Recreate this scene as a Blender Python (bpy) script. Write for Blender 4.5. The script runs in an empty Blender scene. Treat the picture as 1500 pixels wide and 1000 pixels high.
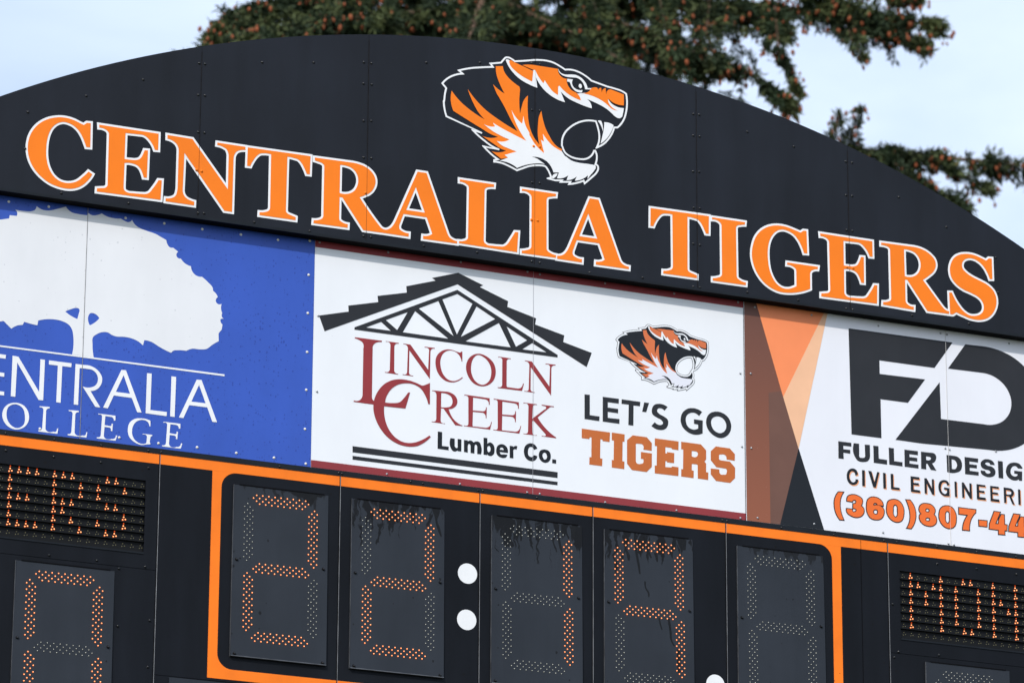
import bpy, bmesh, math, random
import numpy as np
from mathutils import Vector, Matrix
from mathutils.geometry import delaunay_2d_cdt

SC = bpy.context.scene
COL = SC.collection
R = math.radians
Z0 = 9.05            # height of the top edge of the advertising banners above the ground

# ------------------------------------------------------------------ camera
YAW, PITCH, ROLL = 0.403662, 0.311881, 0.005019
d = Vector((math.sin(YAW)*math.cos(PITCH), math.cos(YAW)*math.cos(PITCH), math.sin(PITCH)))
r0 = Vector((math.cos(YAW), -math.sin(YAW), 0)); u0 = r0.cross(d)
rt = r0*math.cos(ROLL) + u0*math.sin(ROLL); up = -r0*math.sin(ROLL) + u0*math.cos(ROLL)
cd = bpy.data.cameras.new('camera'); cam = bpy.data.objects.new('camera', cd); COL.objects.link(cam)
m3 = Matrix((rt, up, -d)).transposed()
cam.matrix_world = Matrix.Translation((-6.26806, -20.10415, -7.450403+Z0)) @ m3.to_4x4()
cd.sensor_width = 36; cd.lens = 6484.09/1500*36; cd.clip_start = 0.5; cd.clip_end = 3000
cd.dof.use_dof = True; cd.dof.focus_distance = 22.6; cd.dof.aperture_fstop = 3.8
SC.camera = cam

# ------------------------------------------------------------------ light: sun up left behind the camera, thin bright cloud
SUN_TO = Vector((-0.9, -1.0, 1.0)).normalized()
SUN_EL = math.asin(SUN_TO.z); SUN_ROT = math.atan2(SUN_TO.x, SUN_TO.y)
SC.view_settings.view_transform = 'Standard'; SC.view_settings.look = 'None'
SC.view_settings.gamma = 1; SC.view_settings.use_curve_mapping = False
SC.view_settings.exposure = 0.04
W = bpy.data.worlds.new('World'); SC.world = W; W.use_nodes = True
nt = W.node_tree; bg = nt.nodes['Background']; L = nt.links.new
sky = nt.nodes.new('ShaderNodeTexSky'); sky.sky_type = 'NISHITA'; sky.sun_disc = False
sky.sun_elevation = SUN_EL; sky.sun_rotation = SUN_ROT
sky.air_density = 1.0; sky.dust_density = 1.5; sky.ozone_density = 1.0; sky.altitude = 50
tc = nt.nodes.new('ShaderNodeTexCoord'); mp = nt.nodes.new('ShaderNodeMapping'); mp.inputs['Scale'].default_value = (1.0, 1.0, 2.6)
n1 = nt.nodes.new('ShaderNodeTexNoise'); n1.inputs['Scale'].default_value = 3.4; n1.inputs['Detail'].default_value = 7; n1.inputs['Roughness'].default_value = 0.55
n1.inputs['Distortion'].default_value = 0.3
rp = nt.nodes.new('ShaderNodeValToRGB'); rp.color_ramp.elements[0].position = 0.34; rp.color_ramp.elements[1].position = 0.68
rp.color_ramp.elements[0].color = (0.4, 0.4, 0.4, 1); rp.color_ramp.elements[1].color = (0.97, 0.97, 0.97, 1)
mx = nt.nodes.new('ShaderNodeMix'); mx.data_type = 'RGBA'
L(tc.outputs['Generated'], mp.inputs[0]); L(mp.outputs[0], n1.inputs[0]); L(n1.outputs[0], rp.inputs[0])
L(rp.outputs[0], mx.inputs[0]); L(sky.outputs[0], mx.inputs[6]); mx.inputs[7].default_value = (5.5, 6.4, 7.9, 1)
L(mx.outputs[2], bg.inputs[0]); bg.inputs[1].default_value = 0.16
sd = bpy.data.lights.new('sun', 'SUN'); sd.energy = 2.7; sd.angle = R(1.0); sd.color = (1.0, 0.95, 0.88)
so = bpy.data.objects.new('sun', sd); COL.objects.link(so); so.location = (-30, -40, 40)
so.rotation_euler = (-SUN_TO).to_track_quat('-Z', 'Y').to_euler()

# outlines of letters and emblems on the board, in 0.1 mm (s = smooth point), x along the board, z from the banners' top edge
SHAPES = {}
def _s(name, *paths): SHAPES.setdefault(name, []).append(paths)
_s('C', '-441,4201 -238,4217 -219,2926 -422,2911 s-504,3108 s-653,3433 s-896,3766 s-1176,3969 s-1453,4056 s-1665,4065 s-1915,3981 s-2162,3780 s-2362,3443 s-2474,3012 s-2511,2572 s-2498,2141 s-2413,1720 s-2255,1355 s-1994,1049 s-1653,876 s-1232,871 s-857,1015 s-528,1318 -261,1620 -59,1512 s-310,1112 s-639,793 s-1013,614 s-1390,556 s-1812,592 s-2277,724 s-2704,983 s-3091,1355 s-3357,1832 s-3465,2335 s-3449,2770 s-3318,3225 s-3039,3660 s-2630,4009 s-2174,4213 s-1840,4290 s-1460,4299 s-1078,4230 s-779,4121 -599,4062')
_s('E', '208,4204 3362,4197 3362,3316 3189,3306 s3075,3548 s2874,3803 s2676,3956 s2459,4010 1608,3976 1602,2576 s1937,2580 s2237,2617 s2385,2684 s2510,2844 s2592,3033 2652,3205 2824,3214 2811,1745 2647,1738 s2563,1975 s2441,2197 s2287,2327 s2071,2390 1608,2366 s1600,1106 s1662,897 s1813,819 s2156,819 s2542,846 s2820,888 s2948,960 s3135,1207 3433,1713 3605,1726 3572,677 207,633 211,799 574,871 s700,947 s760,1065 s738,3684 s726,3835 s637,3953 s485,4029 221,4053')
_s('N', '3840,4206 5174,4187 7145,1767 7142,3518 s7126,3693 s7011,3919 s6810,4021 6514,4073 6520,4198 8030,4197 8034,4029 s7804,3993 s7585,3888 s7456,3699 s7409,3425 7400,590 6987,591 4765,3384 s4735,1559 s4775,1169 s4932,972 s5152,882 5362,839 5358,640 3842,643 3851,802 s4153,865 s4345,994 s4438,1250 s4462,1518 s4459,3412 s4432,3628 s4297,3828 s4098,3951 3845,4013')
_s('T', '8162,4187 11580,4221 11561,3224 11394,3217 s11254,3522 s11070,3808 s10910,3940 s10730,3979 10317,4006 s10299,1127 s10338,977 s10451,905 s10608,861 10841,797 10835,637 8877,630 8883,786 s9227,859 s9381,948 s9444,1112 9433,4004 s9032,4000 s8837,3952 s8658,3796 s8464,3512 8315,3187 8147,3183')
_s('R', '11821,4184 s13857,4215 s14221,4189 s14587,4100 s14909,3910 s15118,3648 s15181,3342 s15103,3015 s14880,2712 s14609,2537 14315,2390 s15080,1394 s15358,1075 s15589,861 s15749,826 15931,866 15934,633 14545,631 13365,2241 13216,2241 s13211,1122 s13235,991 s13363,898 13690,825 13684,632 11814,616 11825,778 s12102,836 s12280,942 s12345,1085 s12347,3725 s12322,3856 s12231,3932 s12049,3985 11823,4027', '13216,3992 s13542,3996 s13861,3909 s14115,3678 s14224,3357 s14171,2966 s13993,2671 s13746,2508 13212,2456')
_s('R2', '44575,4194 s46521,4228 s46703,4223 s47149,4144 s47591,3922 s47858,3630 s47901,3354 s47768,3007 s47463,2707 s47311,2579 47083,2407 s48119,1180 s48264,1013 s48409,892 s48557,841 48656,831 48632,679 47313,666 46123,2277 45989,2273 s45989,1175 s46009,991 s46130,867 46484,798 46470,619 44610,665 44624,821 s44911,883 s45087,990 s45115,1143 s45112,3762 s45100,3901 s44978,4015 s44830,4051 44573,4063', '45963,4004 s46301,4004 s46646,3887 s46888,3614 s46969,3250 s46881,2886 s46667,2623 s46416,2495 45979,2473')
_s('A', '27293,4216 27794,4214 s28997,1070 s29140,860 s29307,769 29545,724 29536,595 27640,584 27650,754 s27973,813 28154,930 27831,1786 26539,1787 s26383,1345 s26303,1060 s26336,928 s26502,823 26843,770 26834,586 25425,596 25424,764 s25651,809 s25840,927 s26028,1181 s26123,1377', '27203,3362 27726,2028 26681,2027')
_s('L', '19882,4186 21819,4189 21806,4041 s21563,4006 s21377,3933 s21284,3792 s21256,1107 s21281,930 s21421,814 s21771,795 s22144,816 s22401,852 s22564,975 s22796,1325 23028,1731 23206,1747 23141,639 19866,675 19874,785 s20143,836 s20304,927 s20373,1050 s20398,3752 s20374,3885 s20233,3992 19883,4063')
_s('I', '34436,4186 36382,4187 36366,4045 s36112,3996 s35892,3904 s35842,3749 s35850,1155 s35887,976 s36031,880 36395,791 36383,642 34440,631 34441,769 s34723,840 s34917,935 s34991,1084 s34990,3722 s34967,3881 s34847,4003 34435,4070')
_s('G', '39882,4208 40054,4213 40084,2944 39888,2931 s39770,3250 s39579,3596 s39289,3906 s38947,4058 s38605,4090 s38310,3988 s38013,3704 s37812,3304 s37718,2779 s37726,2223 s37817,1679 s38006,1242 s38270,930 s38610,777 s38951,791 s39197,885 39404,1006 s39406,1804 s39360,1983 s39190,2090 38863,2138 38874,2265 40712,2271 40685,2128 s40439,2075 s40290,1971 s40229,1823 40225,964 s39880,801 s39389,642 s38899,557 s38411,547 s37926,675 s37442,970 s37082,1393 s36859,1872 s36768,2416 s36832,2935 s37033,3474 s37355,3868 s37773,4136 s38313,4282 s38803,4281 s39243,4193 39693,4069')
_s('S', '51216,4221 51391,4230 51397,3053 51232,3030 s51092,3364 s50876,3689 s50583,3931 s50237,4059 s49937,4046 s49684,3927 s49538,3695 s49561,3415 s49765,3208 s50158,3003 s50603,2851 s51096,2659 s51437,2376 s51600,1975 s51588,1598 s51400,1150 s51040,775 s50537,591 s49990,588 s49496,710 49093,833 48875,683 48711,675 48685,1912 48844,1933 s49024,1582 s49263,1240 s49602,911 s49945,769 s50244,786 s50546,896 s50752,1111 s50810,1400 s50718,1669 s50476,1894 s50082,2053 s49588,2197 s49147,2443 s48857,2779 s48768,3190 s48854,3625 s49087,3986 s49442,4200 s49843,4288 s50293,4283 s50640,4199 51037,4064')
_s('tiger_line', '18849,9367 s19099,9655 s19408,9876 s19680,10003 19991,10091 19775,10240 s20456,10476 s21081,10621 21716,10742 21570,10910 22178,11058 s22314,11241 s22451,11390 s22609,11415 s22767,11371 22964,11260 s23595,11395 s24228,11538 s24783,11588 s25180,11543 s25578,11393 25877,11246 s26295,11301 s26694,11232 s27094,11062 27394,10864 28335,10673 s28776,10625 s29178,10551 29427,10434 s29475,10022 s29426,9432 s29297,8986 s29096,8646 28915,8444 28915,8444 28715,8414 s28635,8150 s28455,7814 s28175,7463 27704,7130 s27824,7449 s27856,7840 s27776,8253 27656,8601 s27177,8575 s26699,8410 s26222,8087 s25866,7686 s25708,7285 s25689,6936 s25709,6901 s25868,6579 s26225,6382 s26662,6332 s27060,6391 s27378,6612 27549,6926 27617,6936 s27696,6736 s27696,6428 27625,6178 s27768,6092 s27784,5940 s27697,5735 s27378,5381 27001,5018 26949,5157 s26545,4971 26109,4842 26180,4975 25627,4894 25694,4988 25318,4933 24904,4979 25081,5062 s24982,5297 s24882,5473 s24744,5625 s24487,5644 s24172,5598 s23818,5507 s23465,5340 23113,5165 s22681,5330 s22249,5445 21819,5457 21819,5544 22033,5622 s21739,5788 s21464,5994 21209,6215 22030,6186 s21657,6310 s21265,6536 s20912,6769 20599,7026 21048,6961 19097,7568 s18977,8014 s18935,8389 s18962,8393 s18998,8780 19072,9135')
_s('tiger_white', '22432,11252 s22531,11295 22669,11240 23993,10880 s24092,10972 24131,10990 24389,10780 24628,10548 25105,10352 25462,10408 25820,10348 26378,9932 26557,9991 27015,10108 27975,10024 28363,9960 s28615,9704 s28936,9590 29277,9592 s29225,9285 s29156,9062 s29016,8974 s28816,9010 s28575,9186 s28295,9376 s27975,9521 s27575,9653 26996,9804 s27216,9714 s27355,9542 27408,9287 s26578,9461 s25980,9678 25602,9966 25854,9395 s25425,9476 s25028,9646 s24551,9996 24173,10553 24254,9957 s23680,10110 s23206,10324 s22810,10646 s22572,10955')
_s('tiger_white', '25467,11228 s25579,11045 s25818,10966 s26176,11015 s26495,11034 s26815,10910 s27015,10728 s27135,10514 27167,10395 27514,10449 27335,10351 27023,10303 s26975,10489 s26855,10703 s26575,10872 s26296,10867 s25938,10850 s25659,10922 s25500,11071')
_s('tiger_white', '25986,10741 26316,10754 s26257,10571 s26337,10351 s26537,10228 26876,10241 26836,10100 s26497,10105 s26258,10300 s26138,10552 26118,10580 25978,10585')
_s('tiger_white', 's26743,10577 s26823,10504 s26824,10388 s26756,10323 s26664,10383 s26656,10498')
_s('tiger_white', '25101,5065 s25199,5233 25436,5325 s25357,5161 25160,4998')
_s('tiger_white', '28135,8616 s28415,8620 28675,8524 s28575,8219 s28335,7796 27916,7366 s28015,7787 s28095,8146')
_s('tiger_white', '27755,8636 s27915,8668 27975,8631 s28055,8295 28055,8063 s27975,8321')
_s('tiger_chest', '21220,7446 s21572,7366 21846,7408 21728,7600 s22238,7372 s22907,7130 23635,6876 s23220,7445 22782,8471 s23059,8073 23395,7798 23472,8251 s23572,7768 s23811,7344 s23811,7229 s24128,6778 24662,6341 24474,7068 24648,6972 24580,7422 s24798,7148 s25115,6850 s25393,6700 25670,6607 s25869,6348 s25908,6354 s26226,6171 s26702,6107 s27179,6120 27597,6113 s27637,6034 s27537,5789 s27339,5529 27160,5272 27180,5486 s26862,5228 26426,5068 26544,5335 s26307,5147 25951,5037 26049,5320 s25753,5123 25397,5052 25515,5394 25199,5348 s25079,5617 s24881,5856 s24565,6020 23934,6029 s24250,5980 s24487,5855 24704,5734 s24408,5740 s24093,5682 s23622,5535 23112,5287 s22837,5437 s22523,5524 22112,5539 22600,5784 22403,5907 23088,6201 s22676,6291 s22244,6417 21949,6621 s22321,6639 22673,6807 s22123,6972 s21652,7168')
_s('tiger_orange', '22630,11157 s22680,11257 22866,11213 24013,10867 23956,10269 s23402,10470 s23007,10697 s22729,10941')
_s('tiger_orange', '23380,11103 s23755,11189 s24150,11213 25440,11216 s25480,10991 s25660,10787 25958,10737 25938,10637 s26019,10379 s26218,10139 s26497,10028 s26657,9898 26769,9645 s26378,9739 s25940,9942 25522,10282 25454,10214 25444,9741 s25146,9895 s24867,10199 24676,10459 24609,10275 s24390,10510 24131,10952 24013,10933')
_s('tiger_orange', '26816,10058 s27175,10172 27295,10287 s27414,10441 s27574,10505 27714,10507 27794,10384 s27834,10487 27954,10533 s27975,10373 28007,10223 s28055,10463 28223,10559 s28223,10373 28263,10165 s28315,10426 s28395,10496 s28535,10529 29278,10361 29277,9739 s28976,9732 s28696,9786 28395,9965 28347,9926 s28395,9740 s28575,9535 28896,9398 s28615,9425 s28295,9647 s27975,9830 s27495,9989')
_s('tiger_mane', '21873,10805 22277,10869 s22338,10610 s22536,10334 s22813,10108 23228,9866 23268,9718 s23231,9251 s23233,8752 23274,8336 s23371,8773 s23487,9137 23723,9443 s23706,8748 s23748,8102 s23849,7618 s24048,7188 24396,6788 s24304,7227 s24302,7841 s24359,8349 24496,8697 s24597,8193 s24757,7718 s24956,7364 s25194,7015 s25432,6821 25690,6725 25650,6585 24013,6110 22580,5781 22209,5668 21659,6005 s21933,5989 s22285,6061 22480,6167 s22166,6234 s21852,6396 21127,6775 s21420,6732 s21733,6760 22026,6862 s21653,6939 s21066,7193 19483,7921 s19363,8265 s19321,8602 19376,9030 s19808,8563 s20474,8094 21277,7714 s20943,8014 s20587,8571 20290,9251 s20703,8780 s21332,8247 s22039,7839 23141,7338 s22785,7877 s22349,8653 s22032,9141 s21953,9243 21714,9762 s22029,9524 22384,9342 s22106,9843 s21906,10388')
_s('tree', '-4268,-6602 s-4512,-6656 -4785,-7010 s-5466,-7312 -6683,-7347 s-7711,-6896 s-8197,-5911 s-8021,-4410 s-7279,-2819 s-5894,-1762 -4471,-1299 -4070,-1184 -4047,-1008 -3695,-999 s-3657,-885 -3768,-678 s-3332,-686 s-2958,-643 s-2753,-534 -2676,-328 s-2421,-463 s-2002,-465 s-1586,-316 -1158,-135 s-868,-382 s-486,-434 -41,-433 40,-312 s234,-392 s487,-346 731,-223 s955,-329 s1299,-387 1725,-354 1740,-351 s1957,-450 s2129,-490 2340,-341 s2519,-586 s2737,-707 s3171,-818 s3605,-908 s3912,-1039 4183,-1153 s4245,-1363 s4357,-1500 4552,-1507 4831,-1682 s4736,-1862 s4805,-2006 4979,-2025 s5158,-2218 5531,-2363 s5603,-2615 s5804,-2806 6132,-2839 s6489,-3105 s6713,-3337 6739,-3509 s6732,-3488 s6911,-3638 7002,-3801 s6898,-4012 s6989,-4153 7221,-4134 s7192,-4366 7264,-4619 s7246,-4796 7359,-4912 s7185,-4957 s7188,-5087 7292,-5218 7255,-5493 7095,-5710 7114,-6122 s6806,-6336 s6465,-6620 s6119,-6686 s5729,-6703 5409,-6857 s4956,-6881 s4742,-6931 4616,-7064 s4225,-6934 s3920,-6801 s3572,-6631 3185,-6587 3121,-6871 s2846,-6683 s2501,-6578 s2159,-6550 s1664,-6581 s1450,-6523 s1277,-6438 s981,-6456 s690,-6602 s506,-6776 s490,-7164 573,-7825 -549,-7821 s-494,-7378 s-521,-6869 s-596,-6537 s-751,-6322 s-1133,-6160 s-1636,-6129 -2359,-6294 -2391,-6542 s-2703,-6520 -3078,-6455 -3154,-6631 s-3440,-6703 -3721,-6902 s-3977,-6690 s-4146,-6564', '-985,-5639 s-697,-5480 s-406,-5376 s-279,-5401 -264,-5593 -344,-5947 s-685,-5821', 's337,-5546 s485,-5534 797,-5750 s585,-5994 317,-6188 s226,-5999 s217,-5742')
_s('college', '-8671,-7814 -4218,-7829 2045,-7833 7471,-7830 7465,-7926 989,-7912 -8667,-7906')
_s('college', '-4956,-8280 -3944,-8288 -3953,-8487 -4743,-8484 -4740,-9220 -3983,-9229 -3987,-9424 -4744,-9414 -4739,-10178 -3954,-10189 -3954,-10382 -4967,-10374')
_s('college', '-3603,-8286 -3302,-8298 -2173,-9976 -2170,-8283 -1937,-8283 -1949,-10379 -2185,-10386 -3352,-8604 -3380,-10378 -3610,-10373')
_s('college', '-1730,-8285 -561,-8284 -566,-8489 -1034,-8493 -1048,-10394 -1273,-10388 -1264,-8493 -1725,-8497')
_s('college', '-352,-8291 118,-8286 s497,-8310 s841,-8501 s1042,-8817 s1013,-9161 s792,-9466 468,-9591 1002,-10375 750,-10376 55,-9409 s453,-9410 s741,-9238 s836,-8928 s763,-8681 s546,-8496 s251,-8470 -135,-8476 -147,-10389 -369,-10387')
_s('college', '2040,-8291 2273,-8282 3160,-10373 2931,-10380 2626,-9679 1685,-9668 1394,-10376 1153,-10363', '2163,-8553 2526,-9470 1784,-9468')
_s('college', '3381,-8291 3625,-8282 3614,-10181 4482,-10177 4468,-10392 3373,-10381')
_s('college', '4668,-8291 4913,-8290 4896,-10383 4660,-10382')
_s('college', '6006,-8293 6257,-8283 7137,-10380 6890,-10389 6600,-9672 5649,-9673 5356,-10383 5120,-10381', '6135,-8553 6508,-9468 5751,-9476')
_s('college', 's-6319,-8259 s-5911,-8311 -5536,-8536 -5684,-8681 s-5984,-8489 s-6310,-8456 s-6786,-8656 s-7003,-9207 s-6941,-9659 s-6640,-10081 s-6273,-10160 s-5955,-10057 -5663,-9791 -5555,-9924 s-5905,-10260 s-6284,-10370 s-6793,-10246 s-7157,-9770 s-7225,-9194 s-6953,-8531')
_s('college', 's-3359,-10678 s-2902,-10790 s-2645,-11221 s-2720,-11692 s-3259,-12041 s-3736,-11897 s-4002,-11428 s-3841,-10905', 's-3376,-10756 s-3001,-10887 s-2847,-11330 s-2902,-11756 s-3242,-11964 s-3598,-11797 s-3791,-11318 s-3697,-10930')
_s('college_L', '-2122,-10703 -1606,-10674 -1603,-10749 s-1725,-10794 -1775,-10905 -1778,-11831 s-1699,-11926 -1369,-11916 s-1225,-11891 -1189,-11739 -1120,-11718 -1158,-12001 -2130,-11999 -2125,-11935 s-1990,-11898 -1944,-11809 -1915,-10922 s-1954,-10779 -2112,-10757')
_s('college_E', '913,-10704 1806,-10701 1807,-10956 1731,-10965 s1707,-10862 1599,-10790 1282,-10786 1257,-11256 1532,-11273 s1615,-11234 1611,-11141 1687,-11132 1667,-11524 1591,-11512 s1578,-11387 1514,-11352 1261,-11348 1236,-11808 s1303,-11927 1640,-11921 s1807,-11867 1864,-11712 1936,-11716 1853,-11989 886,-11985 883,-11926 s1049,-11873 1080,-11785 1116,-10849 s1092,-10767 923,-10754')
_s('college', 's3162,-10670 s3417,-10677 3633,-10736 3642,-11025 3591,-11031 s3508,-10828 s3165,-10750 s2872,-10905 s2696,-11309 s2774,-11724 s3036,-11947 s3250,-11986 3460,-11919 3483,-11597 s3446,-11516 3254,-11497 3253,-11455 3763,-11457 3753,-11522 s3681,-11552 3662,-11618 3627,-11835 3682,-11947 s3420,-11995 s3209,-12042 s2823,-11930 s2561,-11707 s2472,-11336 s2577,-10941 s2824,-10740')
_s('college', 's-5076,-10659 s-4830,-10692 -4624,-10750 -4619,-11042 -4672,-11041 s-4764,-10809 s-5072,-10734 s-5350,-10881 s-5514,-11277 s-5435,-11684 s-5181,-11904 s-4937,-11916 s-4738,-11830 -4565,-11621 -4533,-11680 s-4773,-11959 s-5014,-12009 s-5385,-11886 s-5642,-11584 s-5717,-11260 s-5632,-10916 s-5398,-10720')
_s('roof', '12481,-4042 14094,-3616 14066,-3296 15706,-2887 15665,-2558 17281,-2158 17245,-1818 18873,-1289 18674,-1172 20131,-687 21539,-1179 21344,-1301 22953,-1859 22908,-2173 24542,-2579 24487,-2925 26144,-3302 26088,-3672 27718,-4055 27424,-4867 20099,-1323 12797,-4843')
_s('roof', '14424,-4415 20093,-1626 25774,-4426 25765,-4558 14426,-4539', '15056,-4340 15881,-3932 16428,-4340', '16138,-3800 17340,-3210 16773,-4249', '17751,-3101 17080,-4329 19610,-4343', '17948,-2932 19037,-2377 19904,-4165', '19262,-2261 20095,-1851 20943,-2267 20087,-4052', '21176,-2384 22227,-2927 20301,-4158', '22437,-3115 23107,-4354 20566,-4360', '22872,-3247 24039,-3849 23410,-4279', '24327,-3962 25149,-4359 23767,-4373')
_s('red', '14448,-4943 15942,-4937 15930,-5014 s15604,-5101 s15462,-5253 15437,-5411 15437,-8014 s15471,-8133 15562,-8218 15879,-8222 15881,-8398 15543,-8405 14452,-8392 14451,-8322 s14752,-8275 s14884,-8127 14926,-7902 14931,-5477 s14881,-5174 s14698,-5065 14458,-5008')
_s('redb', '18613,-6855 18626,-7991 18535,-8002 s18370,-7572 s18091,-7209 s17678,-7040 s17223,-7054 s16770,-7222 s16412,-7554 s16214,-7931 16159,-8211 s16557,-8196 s16964,-8093 s17188,-7853 17411,-7525 17525,-7511 17277,-8393 16108,-8419 s16113,-8779 s16211,-9250 s16444,-9703 s16765,-10014 s17221,-10200 s17674,-10176 s18171,-9976 18614,-9667 18692,-9737 s18354,-10063 s17948,-10309 s17495,-10395 s16906,-10326 s16359,-10064 s15900,-9594 s15621,-9059 s15522,-8545 s15561,-8145 s15779,-7634 s16135,-7214 s16585,-6958 s17038,-6865 s17494,-6878 s17906,-6967 s18226,-7050 s18408,-6970')
_s('red', '16156,-4931 16875,-4934 16867,-4980 s16694,-5025 16628,-5144 16637,-6451 s16693,-6554 16862,-6599 16862,-6634 16135,-6617 16135,-6581 s16307,-6559 16396,-6437 16413,-5106 s16352,-4981 16156,-4962')
_s('redN', '17126,-4932 17515,-4939 18513,-6165 18548,-5183 s18523,-5030 18302,-4992 18302,-4947 18866,-4940 18858,-4986 s18684,-5040 18626,-5172 18610,-6650 17459,-5258 17451,-6390 s17489,-6541 17686,-6582 17682,-6618 17103,-6612 17116,-6579 s17307,-6542 17351,-6403 17380,-5157 s17310,-5011 17127,-4968')
_s('red', '20363,-4937 20400,-4941 20405,-5476 20368,-5481 s20273,-5225 s20041,-5010 s19718,-4963 s19397,-5116 s19194,-5499 s19198,-5899 s19363,-6323 s19641,-6554 s19964,-6580 s20193,-6484 20399,-6315 20436,-6350 s20193,-6550 s19872,-6667 s19458,-6622 s19088,-6314 s18922,-5846 s18963,-5396 s19167,-5124 s19487,-4948 s19809,-4920 s20087,-4982 20271,-5011')
_s('red', 's21288,-4935 s21752,-5018 s22173,-5367 s22278,-5801 s22132,-6310 s21579,-6662 s21070,-6580 s20697,-6137 s20615,-5702 s20827,-5183', 's21243,-5017 s21660,-5120 s21965,-5483 s22028,-5922 s21901,-6340 s21532,-6588 s21161,-6457 s20927,-6063 s20900,-5620 s21036,-5201')
_s('red', '22416,-4945 23115,-4953 23110,-4999 s22961,-5018 22892,-5117 22890,-6437 s22946,-6533 23528,-6535 s23691,-6470 23815,-6221 23867,-6224 23761,-6631 22399,-6643 22399,-6598 s22575,-6567 22644,-6469 22645,-5082 s22589,-4999 22416,-4990')
_s('red', '18745,-7237 19464,-7213 s19832,-7255 s20087,-7445 s20149,-7703 s20023,-7962 s19841,-8087 19671,-8126 s20169,-8807 20445,-8905 20436,-8942 20042,-8942 19382,-8131 19245,-8135 19229,-8790 s19276,-8895 19473,-8915 19469,-8946 18742,-8930 18741,-8894 s18933,-8862 18991,-8731 18986,-7450 s18915,-7304 18746,-7272', '19245,-7320 s19511,-7318 s19788,-7438 s19883,-7692 s19793,-7947 s19519,-8056 19244,-8073')
_s('redE', '20537,-7239 21946,-7257 21948,-7603 21902,-7609 s21854,-7415 21692,-7346 21022,-7333 21014,-8031 21558,-8007 s21697,-7946 21741,-7763 21788,-7766 21778,-8348 21732,-8354 s21698,-8168 21559,-8083 21015,-8106 21003,-8829 s21035,-8883 21749,-8870 s21933,-8781 22033,-8525 22080,-8528 21981,-8939 20530,-8932 20529,-8888 s20736,-8862 20772,-8747 20760,-7419 s20722,-7313 20538,-7292')
_s('red', '23849,-7254 24609,-7248 24600,-7293 s24432,-7323 24363,-7457 24342,-8062 s24993,-7512 s25133,-7361 25086,-7299 24876,-7281 24876,-7236 25563,-7240 25554,-7295 s25320,-7337 24644,-7957 s25323,-8675 25697,-8906 25688,-8951 24880,-8943 24890,-8907 s25113,-8857 25043,-8754 24426,-8163 24342,-8195 24354,-8794 s24391,-8901 24601,-8906 24592,-8943 23857,-8944 23857,-8909 s24066,-8874 24112,-8735 24130,-7442 s24083,-7314 23850,-7298')
_s('lumber', '19082,-9396 19320,-9398 19319,-10137 19693,-10136 19686,-10325 19079,-10311')
_s('lumber', '19789,-9662 20018,-9665 20021,-9986 s20050,-10114 s20151,-10146 20187,-10010 20183,-9658 20390,-9659 20391,-10307 20189,-10309 20189,-10252 s20107,-10328 s19924,-10328 s19808,-10188')
_s('lumber', '20536,-9668 20743,-9669 20744,-9731 s20835,-9667 s20973,-9672 21065,-9749 s21203,-9666 s21387,-9688 s21495,-9896 21484,-10329 21277,-10328 21274,-9967 s21204,-9834 21123,-10029 21116,-10325 20910,-10319 20906,-9967 s20827,-9844 20746,-10008 20749,-10316 20542,-10310')
_s('lumber', '21624,-9416 21832,-9413 21834,-9722 s21986,-9624 s22171,-9726 s22242,-9982 s22174,-10255 s21991,-10352 s21875,-10313 21829,-10261 21829,-10323 21631,-10320', 's21941,-9820 s22011,-9922 s21989,-10101 s21897,-10156 s21836,-10031 s21849,-9875')
_s('lumber', 's22655,-9636 s22910,-9746 22981,-10069 22533,-10071 s22589,-10183 s22751,-10177 22959,-10169 s22867,-10326 s22637,-10367 s22382,-10230 s22334,-9971 s22425,-9739', '22532,-9947 s22587,-9830 s22679,-9819 22750,-9943')
_s('lumber', '23086,-9668 23280,-9671 23281,-9746 s23373,-9646 23512,-9651 23466,-9843 s23327,-9829 23291,-9988 23293,-10319 23089,-10322')
_s('lumber', 's24253,-9393 s24486,-9444 24636,-9639 24441,-9725 s24347,-9594 s24208,-9611 s24107,-9845 s24163,-10082 s24303,-10131 24442,-10004 24637,-10038 s24535,-10258 s24303,-10353 s24025,-10253 s23884,-9916 s23975,-9551')
_s('lumber', 's25045,-9634 s25302,-9700 s25396,-9955 s25280,-10257 s25047,-10343 s24791,-10205 s24720,-9948 s24813,-9715', 's25055,-9797 s25162,-9895 s25163,-10094 s25056,-10174 s24944,-10054 s24944,-9877')
_s('lumber', '25480,-10100 25699,-10105 25699,-10318 25475,-10314')
_s('stripe', '14427,-10740 25784,-10765 25775,-11076 14433,-11065')
_s('stripe', '14437,-11252 25780,-11283 25775,-11465 14440,-11447')
_s('letsgo', '27308,-6370 27605,-6363 27604,-7464 28160,-7466 28146,-7723 27308,-7707')
_s('letsgo', '28347,-6373 29274,-6368 29259,-6632 28634,-6629 28634,-6922 29225,-6924 29224,-7162 28633,-7155 28632,-7483 29304,-7467 29293,-7724 28344,-7721')
_s('letsgo', '29435,-6371 30503,-6380 30483,-6622 30113,-6623 30098,-7728 29814,-7727 29838,-6613 29425,-6620')
_s('letsgo', '30732,-6378 31008,-6375 30838,-6902 30610,-6899')
_s('letsgo', '32080,-6466 31897,-6683 s31731,-6587 s31540,-6611 s31467,-6746 s31586,-6889 s31871,-7012 s32084,-7165 s32096,-7434 s31937,-7680 s31627,-7776 s31342,-7731 31138,-7608 31335,-7385 s31486,-7488 s31677,-7496 s31811,-7380 s31726,-7233 s31441,-7110 s31204,-6960 s31173,-6693 s31303,-6451 s31589,-6347 s31875,-6370')
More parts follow.
